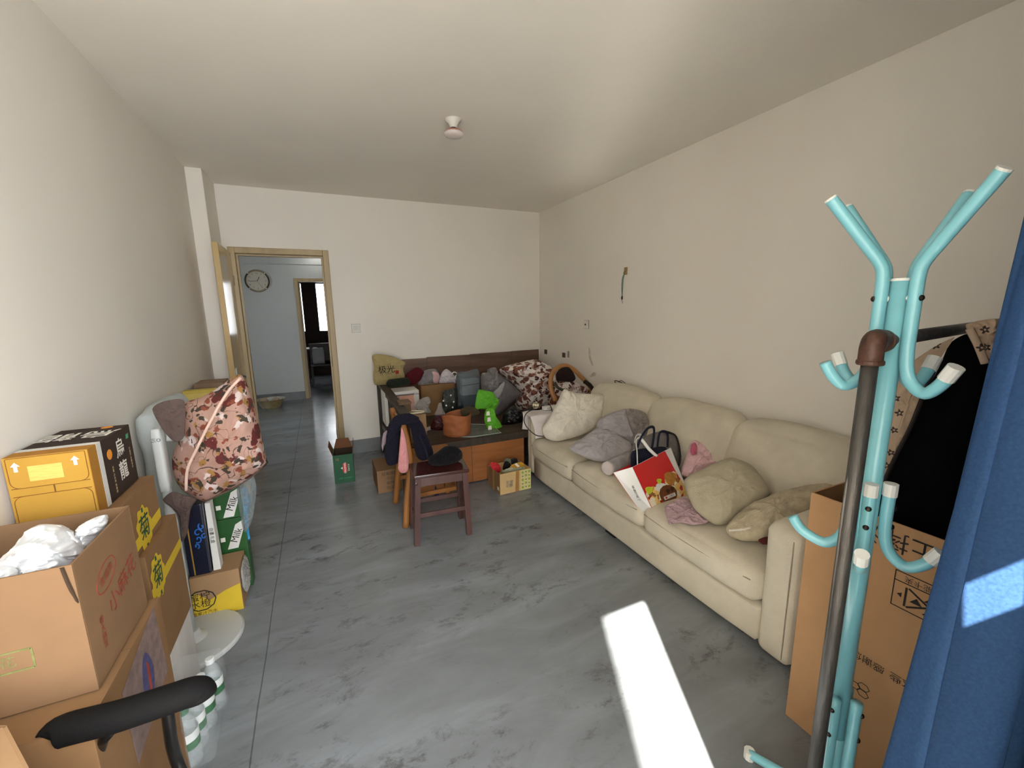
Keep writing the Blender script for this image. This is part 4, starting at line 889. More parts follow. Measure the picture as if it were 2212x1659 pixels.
for i, z0 in enumerate((.24, .43)):
    t = thing('milk_carton', (-.53, 2.66, z0), ('lower green and white milk carton standing on the floor stack by the blue bag', 'upper green and white milk carton just below the floral cover')[i], 'carton', 'green milk cartons')
    MB().box(-.60, -.468, 2.62, 2.70, z0 if i else 0.0, z0 + .188).build('body', M_MILK, t, bevel=.003)
    y_ = 2.62
    decal([(-.565 + .0, y_, z0 + .01), (-.515, y_, z0 + .01), (-.478, y_, z0 + .12), (-.478, y_, z0 + .17), (-.515, y_, z0 + .15)], M_WHT, t, 'white_band')
    text('Milk', .05, Vector((-.515, y_, z0 + .085)), Vector((.45, 0, 1)), Vector((-1, 0, .45)), M_INK, t, off=.003)
    decal([(-.592, y_, z0 + .06), (-.57, y_, z0 + .06), (-.57, y_, z0 + .085), (-.592, y_, z0 + .085)], M_WINK, t, 'white_mark')
M_BLUEBAG = mat('sky_blue_plastic', (52, 142, 186), rough=.4, var=.12, vscale=14, bump=.3, bscale=25)
MB().puff([P(u, v, y=2.655) for u, v in ((513, 1064), (534, 1052), (540, 1085), (536, 1130), (540, 1165), (528, 1176), (520, 1150), (517, 1110))], (.3, -1, .1), .03, .03, wr=.012, ws=20, seed=3).build('blue_bag', M_BLUEBAG, None, smooth=True, label='sky-blue plastic bag beside the green milk cartons', cat='bag')
MB().puff([P(u, v, y=2.60) for u, v in ((512, 1060), (530, 1030), (550, 1035), (553, 1065), (545, 1120), (530, 1150), (522, 1130))], (.4, -1, .1), .03, .03, wr=.014, ws=24, seed=5).build('clear_bag', plastic_film('clear_bag_film', (150, 160, 162), .42, .2), None, smooth=True, label='clear plastic bag hanging over the sky-blue bag', cat='bag')
# pale plastic-wrapped bundle along the wall
M_WRAP = mat('pale_grey_plastic', (176, 184, 184), rough=.45, var=.08, vscale=7, bump=.35, bscale=14)
MB().rbox(-.82, -.715, 2.44, 2.98, 0.01, 1.10, .05, 18, puff=.01, wr=.022, ws=9, seed=2).build('wrapped_bundle', M_WRAP, None, smooth=True, label='tall bundle wrapped in pale grey plastic against the left wall', cat='bundle')
yb = thing('yellow_board', (-.77, 3.4, 0), 'pale yellow board with top edge showing above the floral cover', 'board')
MB().box(-.842, -.67, 3.36, 3.42, 0, 1.045).build('panel', mat('pale_yellow_card', (206, 186, 104), rough=.7, var=.1), yb, bevel=.002)
MB().box(-.842, -.665, 3.355, 3.425, 1.03, 1.05).build('top_edge', mat('yellow_edge', (196, 172, 80), rough=.7, var=.1), yb)
kb = thing('brown_crate', (-.74, 3.66, 0), 'dull brown box top between the yellow board and the pier', 'box')
MB().box(-.82, -.655, 3.56, 3.76, 0, 1.06).build('body', mat('dull_brown_box', (120, 98, 80), rough=.7, var=.12), kb, bevel=.003)
MB().box(-.825, -.65, 3.555, 3.765, 1.035, 1.065).build('lid', mat('brown_box_lid', (132, 108, 86), rough=.7, var=.12), kb, bevel=.003)
# ================================================================== THINGS ON AND AROUND THE DAYBED
DK = 0.418
def soft(name, px, pl, n, tf, tb, m, label, cat, group=None, parent=None, **k):
    zmin, xmax = k.pop('zmin', None), k.pop('xmax', None)
    mb_ = MB().puff(outline(px, **pl), n, tf, tb, **k)
    if zmin is not None or xmax is not None: mb_.v = [(min(a, xmax) if xmax else a, b, max(c, zmin) if zmin else c) for a, b, c in mb_.v]
    o = mb_.build(name, m, parent, smooth=True)
    return tag(o, label, cat, group) if parent is None else o
FR = (-0.12, -1, 0.15)
M_TOTE = cloth_mat('khaki_tote', (168, 152, 106), bump=.25)
tt = thing('tote_bag', (.62, 4.5, .79), 'khaki tote bag with black brush lettering on the end rail of the daybed', 'bag')
soft('bag_body', ((804, 769), (818, 765), (848, 770), (876, 783), (871, 797), (874, 817), (852, 823), (835, 831), (810, 831), (806, 812), (808, 792)), dict(y=4.52), FR, .07, .07, M_TOTE, None, None, parent=tt, wr=.016, ws=12, seed=4)
text('极光', .085, P(835, 799, y=4.435), XS, ZS, M_INK, tt, off=.004); text('JI GUANG', .014, P(840, 807, y=4.435), XS, ZS, M_INK, tt, off=.004)
MB().box(*sum([[P(858, 804, y=4.42).x - .016, P(858, 804, y=4.42).x + .016]], []), 4.42, 4.425, P(858, 804, y=4.42).z - .018, P(858, 804, y=4.42).z + .018).build('red_seal', mat('red_seal', (150, 40, 34), rough=.8), tt)
# white appliance box and what stands by it
wa0, wa1 = P(829, 842, y=4.18), P(904, 833, y=4.18)
wb_ = thing('white_appliance_box', ((wa0.x + wa1.x) / 2, 4.3, DK), 'white printed appliance box inside the slatted end of the daybed', 'box')
MB().box(wa0.x, wa1.x, 4.18, 4.42, DK + .001, .755).build('body', M_WHT, wb_, bevel=.002)
zz = .755
decal([(wa0.x + .01, 4.18, zz - .045), (wa1.x - .05, 4.18, zz - .045), (wa1.x - .05, 4.18, zz - .028), (wa0.x + .01, 4.18, zz - .028)], mat('grey_print', (110, 104, 100), rough=.7), wb_, 'printed_bar')
decal([(wa0.x + .17, 4.18, zz - .16), (wa1.x - .08, 4.18, zz - .16), (wa1.x - .08, 4.18, zz - .05), (wa0.x + .17, 4.18, zz - .05)], mat('pale_photo_print', (206, 192, 186), rough=.7, var=.2, vscale=20), wb_, 'product_picture')
decal([(wa0.x + .25, 4.18, zz - .145), (wa0.x + .29, 4.18, zz - .15), (wa0.x + .245, 4.18, zz - .07), (wa0.x + .215, 4.18, zz - .08)], M_DKWOOD, wb_, 'printed_iron', off=.003)
text('Vidle', .03, (wa1.x - .03, 4.18, zz - .035), XS, ZS, M_INK, wb_)
soft('folded_bag', ((834, 829), (840, 820), (860, 817), (880, 816), (886, 828), (872, 834), (842, 837)), dict(y=4.28), FR, .05, .06, cloth_mat('dark_green_cloth', (36, 42, 34)), 'dark green folded bag on the white appliance box', 'bag', wr=.008, ws=14, seed=2)
soft('maroon_bag', ((876, 809), (900, 793), (916, 803), (911, 819), (893, 832), (876, 827)), dict(y=4.50), FR, .05, .05, cloth_mat('maroon_cloth', (84, 24, 32)), 'maroon cloth bag between the khaki tote and grey plastic bag', 'bag', wr=.010, ws=14, seed=5)
pk0 = P(861, 859, y=4.08); pk1 = P(895, 862, y=4.08)
pk = thing('pink_pack', ((pk0.x + pk1.x) / 2, 4.11, DK), 'pink and salmon striped paper pack in front of the white appliance box', 'pack')
M_PK = mat('salmon_paper', (200, 148, 130), rough=.7, var=.08); M_PK2 = mat('pink_paper', (206, 168, 164), rough=.7, var=.08)
hz_ = (pk0.z - DK) / 4
for k in range(4): MB().box(pk0.x + .008 * (k == 3), pk1.x + .02 - .02 * (k > 1), 4.08, 4.15, DK + .001 + k * hz_, DK + .001 + (k + 1) * hz_).build('pack_layer', (M_PK2, M_PK)[k % 2], pk, bevel=.001)
cb0, cb1 = P(909, 834, y=4.40), P(982, 828, y=4.40)
bc = carton('bed_carton', cb0.x, cb1.x, 4.40, 4.64, DK + .001, cb0.z, M_K4, 'plain brown carton against the back panel of the daybed')
M_GFILM = plastic_film('grey_bag_film', (150, 146, 148), .72, .3)
soft('plastic_bag', ((903, 831), (909, 811), (918, 800), (940, 797), (951, 812), (947, 826), (930, 832), (910, 836)), dict(y=4.52), FR, .08, .07, M_GFILM, 'grey see-through plastic bag with pink contents on the brown carton', 'bag', wr=.014, ws=15, seed=7)
soft('pink_cloth', ((934, 803), (947, 806), (950, 818), (945, 828), (935, 824)), dict(y=4.46), FR, .03, .03, cloth_mat('pale_pink_cloth', (200, 166, 166)), 'pale pink cloth inside the grey plastic bag', 'cloth', wr=.006, ws=20, seed=1)
wpb = soft('plastic_bag', ((948, 828), (950, 814), (956, 803), (965, 797), (979, 808), (986, 818), (984, 828), (966, 830)), dict(y=4.50), FR, .07, .06, mat('white_printed_bag', (214, 210, 204), rough=.4, var=.12, vscale=26, bump=.4, bscale=28, col2=(196, 186, 200)), 'white printed plastic bag with looped handle on the brown carton', 'bag', wr=.014, ws=18, seed=8)
ORG[wpb.name] = Vector(wpb.location)
MB().tube(spline([P(974, 811, y=4.46), P(980, 804, y=4.45), P(988, 807, y=4.45), P(984, 814, y=4.45), P(987, 822, y=4.45)], 5), .006, 8).build('handle', M_WBAG, wpb, smooth=True)
bp = soft('black_pouch', ((957, 846), (972, 841), (986, 838), (989, 862), (987, 894), (960, 898), (954, 880)), dict(y=4.05), FR, .045, .04, mat('black_foil_pouch', (26, 28, 27), rough=.35, var=.4, vscale=30, col2=(60, 66, 60)), 'black printed foil pouch standing in front of the brown carton', 'pouch', wr=.010, ws=18, seed=3)
ORG[bp.name] = Vector(bp.location)
for (u, v) in ((974, 854), (958, 866), (980, 868), (964, 876), (978, 880)): MB().lathe([(.009, 0), (.006, .003)], P(u, v, y=3.995), 10, axis=(-.1, -1, .1)).build('printed_dot', M_WINK, bp)
# clear bag with a boxed set inside
gb0, gb1 = P(998, 821, y=4.33), P(1036, 851, y=4.33)
bb = thing('boxed_set', ((gb0.x + gb1.x) / 2, 4.37, DK), 'pale grey and dark blue box inside the clear plastic bag on the daybed', 'box')
MB().box(gb0.x, gb1.x, 4.33, 4.42, gb1.z, gb0.z).build('upper_box', mat('pale_grey_card', (168, 174, 176), rough=.6, var=.1), bb, bevel=.002)
MB().box(gb0.x + .005, gb1.x, 4.33, 4.42, DK + .03, gb1.z).build('lower_box', mat('dark_blue_card', (44, 62, 80), rough=.5, var=.15), bb, bevel=.002)
decal([(gb0.x, 4.33, (gb0.z + gb1.z) / 2 + .02), (gb1.x, 4.33, (gb0.z + gb1.z) / 2 + .03), (gb1.x, 4.33, (gb0.z + gb1.z) / 2 + .036), (gb0.x, 4.33, (gb0.z + gb1.z) / 2 + .026)], M_INK, bb, 'lid_gap')
soft('clear_bag', ((987, 806), (1008, 802), (1031, 797), (1037, 815), (1040, 845), (1035, 874), (1010, 878), (987, 876), (985, 840)), dict(y=4.36), FR, .10, .07, plastic_film('bluish_bag_film', (112, 126, 134), .50, .25), 'bluish clear plastic bag around the pale grey boxed set', 'bag', wr=.012, ws=16, seed=9)
soft('grey_pouch', ((1040, 808), (1053, 804), (1054, 797), (1070, 794), (1076, 806), (1096, 822), (1126, 850), (1108, 868), (1082, 893), (1070, 896), (1048, 872), (1040, 840)), dict(y=4.12), (-.15, -1, .25), .10, .10, mat('grey_translucent_plastic', (112, 108, 108), rough=.35, var=.18, vscale=10, bump=.5, bscale=26, spec=.5), 'grey crinkled plastic pouch leaning beside the floral duvet', 'pouch', wr=.022, ws=11, seed=11)
soft('grey_pouch', ((1066, 848), (1076, 838), (1088, 824), (1090, 830), (1082, 852), (1072, 864)), dict(y=3.98), (-.15, -1, .25), .012, .012, mat('pale_plastic_flap', (160, 158, 156), rough=.3, var=.12, bump=.3, bscale=26), 'pale clear plastic flap in front of the grey crinkled pouch', 'pouch', wr=.006, ws=20, seed=3)
# green shopping bag
M_GREEN = mat('lime_green_nonwoven', (92, 170, 38), rough=.6, var=.08, vscale=20, bump=.2, bscale=60)
gbag = thing('green_bag', (1.28, 3.72, DK), 'collapsed lime green shopping bag behind the orange paper basket', 'bag')
soft('bag_top', ((1033, 843), (1050, 844), (1066, 848), (1071, 858), (1078, 864), (1075, 875), (1066, 890), (1058, 886), (1040, 884), (1026, 882)), dict(y=3.80), (-.1, -1, .1), .035, .03, M_GREEN, None, None, parent=gbag, wr=.018, ws=16, seed=6)
soft('bag_body', ((1050, 884), (1066, 882), (1070, 897), (1080, 912), (1089, 934), (1082, 938), (1074, 941), (1062, 932), (1052, 926), (1046, 905)), dict(y=3.66), (-.1, -1, .15), .055, .05, M_GREEN, None, None, parent=gbag, wr=.018, ws=14, seed=8)
for (u, v, a) in ((1054, 893, 0), (1056, 906, 1), (1058, 924, 2)): decal([P(u - 4, v + 5, y=3.598), P(u + 4, v + 4, y=3.598), P(u + 3, v - 5, y=3.598), P(u - 3, v - 4, y=3.598)], M_WINK, gbag, 'white_print', off=.004)
# orange-brown paper basket on a clear tray
M_ORB = mat('orange_brown_kraft', (158, 94, 56), rough=.75, var=.14, vscale=9, bump=.3, bscale=22)
pb = thing('paper_basket', (1.10, 3.62, .43), 'orange-brown paper basket with folded rim on the front of the daybed', 'basket')
c0 = Vector((1.085, 3.60, 0)); RB = .128; zb0, zb1 = .427, .615
def bas(t, r):
    a = 2 * math.pi * t; sx_ = 1 + .10 * abs(math.cos(2 * a)) ** 2 * 0
    rr_ = r * (1 + .05 * math.cos(4 * a) + .02 * math.sin(3 * a)); return Vector((c0.x + rr_ * math.cos(a), c0.y + rr_ * .9 * math.sin(a), 0))
def bwall(s, t):
    z = zb0 + (zb1 - zb0 + .012 * math.sin(4 * math.pi * s)) * t; p_ = bas(s, RB * (.93 + .07 * t)); bend = .006 * noise.noise(Vector((p_.x * 14, p_.y * 14, z * 22)))
    return Vector((p_.x + bend, p_.y + bend * 2, z))
MB().grid(bwall, 56, 14).build('wall', M_ORB, pb, smooth=True, thick=.005)
MB().lathe([(RB * .92, 0), (RB * .92, .004)], (c0.x, c0.y, zb0 - .002), 32).build('bottom', M_ORB, pb)
soft('dark_bag', ((995, 885), (1012, 878), (1030, 884), (1036, 893), (1015, 899), (998, 897)), dict(y=3.62), (0, -.6, 1), .03, .03, cloth_mat('olive_dark_cloth', (70, 62, 46)), 'dark olive bag inside the orange paper basket', 'bag', wr=.01, ws=22, seed=2)
tr_ = thing('clear_tray', (1.12, 3.58, DK), 'clear glass tray under the orange paper basket', 'tray')
tp = [P(958, 931, z=DK + .004), P(985, 944, z=DK + .004), P(1030, 950, z=DK + .004), P(1090, 946, z=DK + .004), P(1087, 938, z=DK + .004), P(1062, 918, z=DK + .004), P(985, 915, z=DK + .004)]
tp = [Vector((max(.66, p_.x), max(3.44, p_.y), p_.z)) for p_ in tp]
MB().slab(list(tp), .005).build('plate', mat('tray_glass', (150, 158, 148), rough=.08, var=.05, alpha=.45), tr_)
MB().tube([p_ + Vector((0, 0, .002)) for p_ in tp] + [tp[0] + Vector((0, 0, .002))], .003, 6).build('rim', mat('tray_rim', (170, 176, 168), rough=.15, var=.05), tr_, smooth=True)
# small bags near the front left of the deck
rb = thing('dark_red_bag', (.93, 3.66, DK), 'clear plastic bag of dark red fruit with twisted neck', 'bag')
soft('bag_fill', ((930, 926), (934, 908), (944, 896), (958, 894), (970, 905), (975, 920), (966, 928), (944, 930)), dict(y=3.66), (-.1, -1, .2), .07, .06, mat('dark_red_fruit', (58, 20, 22), rough=.25, var=.4, vscale=24, bump=.5, bscale=40), None, None, parent=rb, wr=.012, ws=20, seed=4)
soft('bag_neck', ((938, 896), (944, 884), (947, 872), (953, 870), (957, 884), (964, 898), (952, 902)), dict(y=3.65), (-.1, -1, .2), .025, .02, plastic_film('clear_neck_film', (170, 160, 154), .45, .15), None, None, parent=rb, wr=.012, ws=26, seed=5)
soft('silver_bag', ((896, 882), (902, 868), (912, 860), (926, 857), (930, 868), (926, 880), (932, 892), (914, 892)), dict(y=3.92), (-.1, -1, .2), .05, .05, plastic_film('silver_film', (176, 172, 166), .62, .12), 'crinkled clear silver plastic bag in front of the brown carton', 'bag', wr=.016, ws=20, seed=6)
kb0, kb1 = P(884, 897, y=3.52), P(920, 894, y=3.52)
kb_ = thing('kraft_bag', ((kb0.x + kb1.x) / 2, 3.58, DK), 'open kraft paper bag with white rim behind the chair back', 'bag')
MB().box(kb0.x, kb1.x, 3.52, 3.525, DK, kb1.z).build('front_panel', M_K3, kb_); MB().box(kb0.x, kb1.x, 3.645, 3.65, DK, kb1.z + .01).build('back_panel', M_K3, kb_)
MB().box(kb0.x, kb0.x + .005, 3.525, 3.645, DK, kb1.z).build('side_panel', M_K4, kb_); MB().box(kb1.x - .005, kb1.x, 3.525, 3.645, DK, kb1.z).build('side_panel', M_K3, kb_)
MB().tube(spline([(kb0.x + .01, 3.56, kb1.z + .004), (kb0.x + .05, 3.54, kb1.z + .012), (kb1.x - .02, 3.55, kb1.z + .01), (kb1.x - .01, 3.60, kb1.z + .008), (kb0.x + .04, 3.63, kb1.z + .014)], 5), .008, 8).build('rolled_rim', mat('cream_paper', (214, 202, 174), rough=.8), kb_, smooth=True)
wx0, wx1 = P(850, 872, y=3.70), P(880, 869, y=3.70)
tb_ = thing('wooden_tray', ((wx0.x + wx1.x) / 2, 3.76, DK), 'small brown wooden box near the slatted end of the daybed', 'box')
MB().box(wx0.x + .05, wx1.x + .03, 3.70, 3.84, DK, wx0.z - .02).build('body', mat('mid_brown_wood', (104, 80, 56), rough=.6, var=.2), tb_, bevel=.003)
MB().box(wx0.x + .045, wx1.x + .035, 3.695, 3.845, wx0.z - .02, wx0.z).build('lid', mat('brown_lid', (116, 92, 66), rough=.6, var=.2), tb_, bevel=.003)
MB().tube([P(917, 929, z=DK + .018), P(937, 922, z=DK + .018)], .017, 14).build('paper_roll', mat('white_paper', (206, 202, 194), rough=.8), None, smooth=False, label='short white paper roll lying beside the kraft paper bag', cat='paper roll')
soft('black_bag', ((1084, 918), (1087, 898), (1096, 884), (1109, 876), (1122, 888), (1130, 902), (1124, 916), (1104, 922)), dict(y=3.72), (-.1, -1, .25), .09, .08, mat('black_bin_bag', (14, 14, 16), rough=.22, var=.2, bump=.7, bscale=22, spec=.6), 'shiny black plastic bag between green bag and sofa arm', 'bag', wr=.022, ws=16, seed=3)

# duvet heap
M_DUVET = floral_mat('brown_floral_print', (222, 214, 208), [((176, 148, 142), .42, 1.0, 1.0), ((120, 72, 58), .44, 1.05, 1.0), ((70, 34, 32), .30, 1.1, 1.0)], 0, 13)
dv = thing('floral_duvet', (1.95, 4.1, DK), 'crumpled white duvet with brown floral print heaped on the daybed', 'duvet')
soft('duvet_heap', ((1079, 801), (1092, 791), (1125, 783), (1152, 779), (1178, 789), (1196, 806), (1216, 826), (1230, 850), (1220, 880), (1180, 892), (1145, 888), (1126, 889), (1114, 872), (1122, 850), (1106, 828)), dict(y=4.18), (-.15, -1, .35), .34, .26, M_DUVET, None, None, parent=dv, wr=.05, ws=6, seed=12, K=38, M=190, ridge=.014, rdir=(.7, .2, -.6), rs=26, xmax=2.55, zmin=.42)
soft('duvet_corner', ((1186, 868), (1205, 832), (1235, 824), (1262, 836), (1275, 848), (1262, 856), (1230, 862), (1200, 880)), dict(y=3.62), (-.15, -1, .35), .08, .10, M_DUVET, None, None, parent=dv, wr=.02, ws=9, seed=14)
# tan arched seat-back thing with dark pad
ar = thing('wicker_backrest', (2.2, 3.5, .60), 'tan arched backrest with dark brown pad lying on the floral duvet', 'backrest')
ap_ = spline([P(u, v, y=yy_) for u, v, yy_ in ((1200, 866, 3.46), (1190, 838, 3.50), (1191, 812, 3.53), (1204, 795, 3.55), (1222, 790, 3.56), (1240, 799, 3.55), (1256, 815, 3.53), (1272, 832, 3.50), (1279, 846, 3.47))], 6)
MB().tube(ap_, .024, 12, flat=.8).build('arch', mat('tan_leather', (158, 112, 66), rough=.5, var=.12), ar, smooth=True)
soft('pad', ((1202, 822), (1202, 806), (1212, 795), (1228, 793), (1239, 806), (1243, 818), (1236, 825), (1216, 824)), dict(y=3.54), (-.1, -1, .2), .03, .03, cloth_mat('dark_brown_plush', (40, 28, 28)), None, None, parent=ar, wr=.006, ws=20, seed=2)
MB().tube(spline([P(1262, 824, y=3.47), P(1274, 832, y=3.45), P(1282, 845, y=3.43), P(1277, 852, y=3.42)], 5), .020, 10).build('strap', cloth_mat('dark_strap', (44, 34, 30)), ar, smooth=True)
MB().tube(spline([P(1198, 826, y=3.44), P(1206, 838, y=3.42), P(1218, 843, y=3.41)], 5), .014, 10).build('buckle_strap', cloth_mat('grey_green_strap', (62, 60, 52)), ar, smooth=True)
# white cloth, metal cup, power strip and cable on the far sofa arm
M_SHEET = cloth_mat('white_sheet', (222, 214, 212), bump=.3, bscale=90)
def sheet(s, t):
    # across the far arm (y) and hanging down towards the seat and the outer side
    x = 1.655 + .50 * s + .01 * math.sin(t * 9); 
    L_ = t * .62
    if L_ < .17: y, z = 3.405, .44 + L_ + 0.0
    elif L_ < .36: y, z = 3.405 - (L_ - .17), .604
    else: y, z = 3.215 - (L_ - .36) * .25, .604 - (L_ - .36) * .72
    zz_ = z + .006 * noise.noise(Vector((x * 9, L_ * 12, 1))) - (.02 * math.sin(s * 7) if L_ < .05 else 0)
    return Vector((x, y + .008 * noise.noise(Vector((x * 7, L_ * 9, 5))), zz_))
MB().grid(sheet, 36, 40).build('white_cloth', M_SHEET, None, smooth=True, thick=.004, label='white cotton cloth draped over the far sofa armrest', cat='cloth')
MB().lathe([(.006, -.03), (.020, -.028), (.030, -.012), (.032, .004), (.030, .012), (.027, .008), (.018, -.018), (.004, -.02)], P(1157, 876, y=3.33), 20, axis=(-.35, -.7, .55)).build('metal_cup', mat('brushed_metal', (172, 166, 150), rough=.22, metal=.9, var=.08), None, smooth=True, label='small round metal cup on the white cloth at the end of the sofa', cat='cup')
ps = thing('power_strip', P(1190, 872, y=3.34), 'white power strip on the white cloth by the cream pillow', 'power strip')
q0, q1 = P(1176, 879, y=3.33), P(1206, 872, y=3.33); q0.z = q1.z = .612
MB().hexa([q0, q1, q1 + Vector((0, .05, 0)), q0 + Vector((0, .05, 0))], [q0 + Vector((0, 0, .032)), q1 + Vector((0, 0, .032)), q1 + Vector((0, .05, .032)), q0 + Vector((0, .05, .032))]).build('body', M_WHT, ps, bevel=.004)
for k in range(3): c_ = q0.lerp(q1, .25 + .12 * k) + Vector((0, -.001, .016)); MB().box(c_.x - .003, c_.x + .003, c_.y - .002, c_.y, c_.z - .006, c_.z + .006).build('socket', M_INK, ps)
M_CABLE = mat('dark_grey_cable', (52, 48, 48), rough=.5)
cpts = [P(1188, 874, y=3.325), P(1194, 893, y=3.17), P(1196, 915, y=3.10), P(1190, 936, y=3.05), P(1176, 942, y=3.05), P(1158, 940, y=3.06), P(1140, 925, y=3.10), P(1132, 908, y=3.14), P(1138, 892, y=3.20), P(1155, 883, y=3.30)]
MB().tube(spline(cpts, 8), .0045, 8).build('cable', M_CABLE, None, smooth=True, label='dark grey cable looping over the white cloth from the metal cup', cat='cable')

# ================================================================== THINGS ON THE SOFA
M_PILL = cloth_mat('cream_pillow', (216, 210, 196), bump=.35, bscale=130)
soft('cream_pillow', ((1218, 841), (1232, 847), (1262, 851), (1299, 852), (1305, 868), (1301, 905), (1284, 926), (1254, 941), (1205, 953), (1180, 947), (1171, 925), (1190, 895), (1204, 868)), dict(pl=(P(1205, 953, z=.43), (-.2, -1, .45))), (-.2, -1, .45), .10, .07, M_PILL, 'cream pillow propped at the far end of the sofa', 'pillow', wr=.020, ws=8, seed=6)
M_GREY = cloth_mat('grey_lilac_cotton', (166, 162, 164), bump=.3, bscale=120)
soft('grey_pillow', ((1230, 967), (1262, 944), (1292, 925), (1330, 935), (1362, 958), (1366, 980), (1330, 996), (1290, 995), (1252, 982)), dict(pl=(P(1300, 994, z=.435), (-.3, -.6, 1))), (-.3, -.6, 1), .05, .05, M_GREY, 'light grey pillow lying flat in the middle of the sofa', 'pillow', wr=.020, ws=9, seed=8)
M_GREY2 = cloth_mat('grey_brown_cotton', (140, 132, 128), bump=.3, bscale=120)
gd = thing('grey_quilt', (2.12, 2.62, .41), 'bundled grey quilt leaning on the sofa back behind the grey pillow', 'quilt')
soft('quilt_bundle', ((1288, 930), (1294, 906), (1318, 893), (1348, 884), (1378, 888), (1398, 902), (1404, 930), (1388, 956), (1368, 968), (1330, 950)), dict(pl=(P(1360, 966, z=.46), (-.5, -.8, .4))), (-.5, -.8, .4), .12, .10, M_GREY, None, None, parent=gd, wr=.030, ws=7, seed=9)
soft('folded_layer', ((1352, 886), (1372, 884), (1394, 892), (1402, 915), (1396, 940), (1378, 955), (1364, 930)), dict(pl=(P(1360, 966, z=.46) + Vector((-.06, -.10, .04)), (-.5, -.8, .4))), (-.5, -.8, .4), .05, .06, M_GREY2, None, None, parent=gd, wr=.022, ws=12, seed=10)
ra, rb_ = P(1312, 1012, z=.455), P(1365, 985, z=.46)
rl = thing('rolled_cloth', (ra + rb_) / 2 - Vector((0, 0, .06)), 'rolled grey cloth with pale end on the sofa edge by the red shopping bag', 'cloth roll')
ra.z = .455; rb_.z = .46
dd = (rb_ - ra).normalized()
MB().tube([ra + dd * (.28 * k / 10) for k in range(11)], [.046 + .004 * math.sin(k * 2.1) for k in range(11)], 18).build('roll', M_GREY, rl, smooth=True)
MB().tube([ra - dd * .012 + dd * (.03 * k / 4) for k in range(5)], [.038, .047, .049, .048, .046], 18).build('pale_end', cloth_mat('pale_pink_lining', (204, 194, 194)), rl, smooth=True)
# navy and grey zip bag
nb = thing('travel_bag', (1.98, 2.28, .41), 'navy and grey travel bag behind the red shopping bag', 'bag')
soft('bag_body', ((1360, 992), (1368, 960), (1384, 948), (1410, 936), (1440, 930), (1458, 940), (1468, 965), (1470, 1000), (1452, 1020), (1400, 1030), (1365, 1025)), dict(y=2.02), (-.4, -1, .2), .09, .09, cloth_mat('grey_bag_cloth', (116, 112, 110)), None, None, parent=nb, wr=.012, ws=10, seed=3)
M_NAVYC = cloth_mat('navy_webbing', (30, 32, 48))
soft('front_pocket', ((1362, 996), (1366, 975), (1395, 968), (1436, 965), (1446, 985), (1450, 1012), (1404, 1028), (1368, 1024)), dict(y=1.95), (-.4, -1, .2), .05, .04, M_NAVYC, None, None, parent=nb, wr=.008, ws=12, seed=4)
for pts in (((1376, 968), (1385, 945), (1400, 925), (1412, 924), (1412, 945), (1408, 970)), ((1420, 965), (1424, 938), (1432, 932), (1442, 938), (1442, 966))):
    MB().tube(spline([P(u, v, y=1.92) for u, v in pts], 5), .009, 8, flat=.5).build('handle', M_NAVYC, nb, smooth=True)
MB().tube(spline([P(u, v, y=1.93) for u, v in ((1442, 934), (1458, 940), (1466, 960), (1469, 985), (1466, 1005))], 5), .006, 8).build('piping', M_INK, nb, smooth=True)
# red paper shopping bag
def redprint():
    m, nt, b = nodes_of('red_food_print'); L = nt.links
    tc = N(nt, 'ShaderNodeTexCoord')
    vo = N(nt, 'ShaderNodeTexVoronoi', i_Scale=38.0); nz = N(nt, 'ShaderNodeTexNoise', i_Scale=22.0, i_Detail=3.0); L.new(tc.outputs['Object'], nz.inputs[0])
    wv = N(nt, 'ShaderNodeVectorMath', operation='MULTIPLY_ADD'); wv.inputs[1].default_value = (.04,) * 3; L.new(nz.outputs['Color'], wv.inputs[0]); L.new(tc.outputs['Object'], wv.inputs[2]); L.new(wv.outputs[0], vo.inputs[0])
    c = ramp(nt, vo.outputs['Color'], [(0, lin((178, 40, 34))), (.22, lin((222, 186, 110))), (.45, lin((150, 100, 56))), (.6, lin((232, 222, 200))), (.78, lin((228, 196, 120))), (.92, lin((120, 60, 40)))], 'CONSTANT')
    L.new(c, b.inputs['Base Color']); b.inputs['Roughness'].default_value = .45; return m
M_REDB = mat('red_laminated', (204, 36, 40), rough=.35, var=.05, spec=.5); M_WHB = mat('white_laminated', (222, 222, 220), rough=.4, var=.04)
rs_ = thing('shopping_bag', (1.80, 1.80, .41), 'red and white shopping bag with printed food picture and white handles on the sofa', 'bag')
bl_, br_ = P(1410, 1103, y=1.74), P(1489, 1070, y=1.80)
bax = (br_ - bl_); upv = None
tl_, tr__ = PP(1366, 1009, bl_ + Vector((0, .10, .2)), bax.cross(Vector((-.25, .45, 1)))), PP(1449, 967, bl_ + Vector((0, .10, .2)), bax.cross(Vector((-.25, .45, 1))))
nb_ = (br_ - bl_).cross(tl_ - bl_).normalized()
if nb_.y > 0: nb_ = -nb_
dep = -nb_ * .10
Q = lambda s, t, o=0.0: (bl_.lerp(br_, s).lerp(tl_.lerp(tr__, s), t)) + nb_ * o
TH = .003
def panel(pts, m, nm): return MB().slab(pts, .002).build(nm, m, rs_)
panel([Q(0, 0), Q(1, 0), Q(1, 1), Q(0, 1)], M_WHB, 'front_panel')
panel([Q(0, 0) + dep, Q(0, 0), Q(0, 1), Q(0, 1) + dep * 1.0 + Vector((-.055, 0, -.01))], M_WHB, 'side_gusset')
panel([Q(1, 0), Q(1, 0) + dep, Q(1, 1) + dep, Q(1, 1)], M_WHB, 'side_gusset')
panel([Q(1, 0) + dep, Q(0, 0) + dep, Q(0, 1) + dep + Vector((-.055, 0, -.01)), Q(1, 1) + dep], M_REDB, 'back_panel')
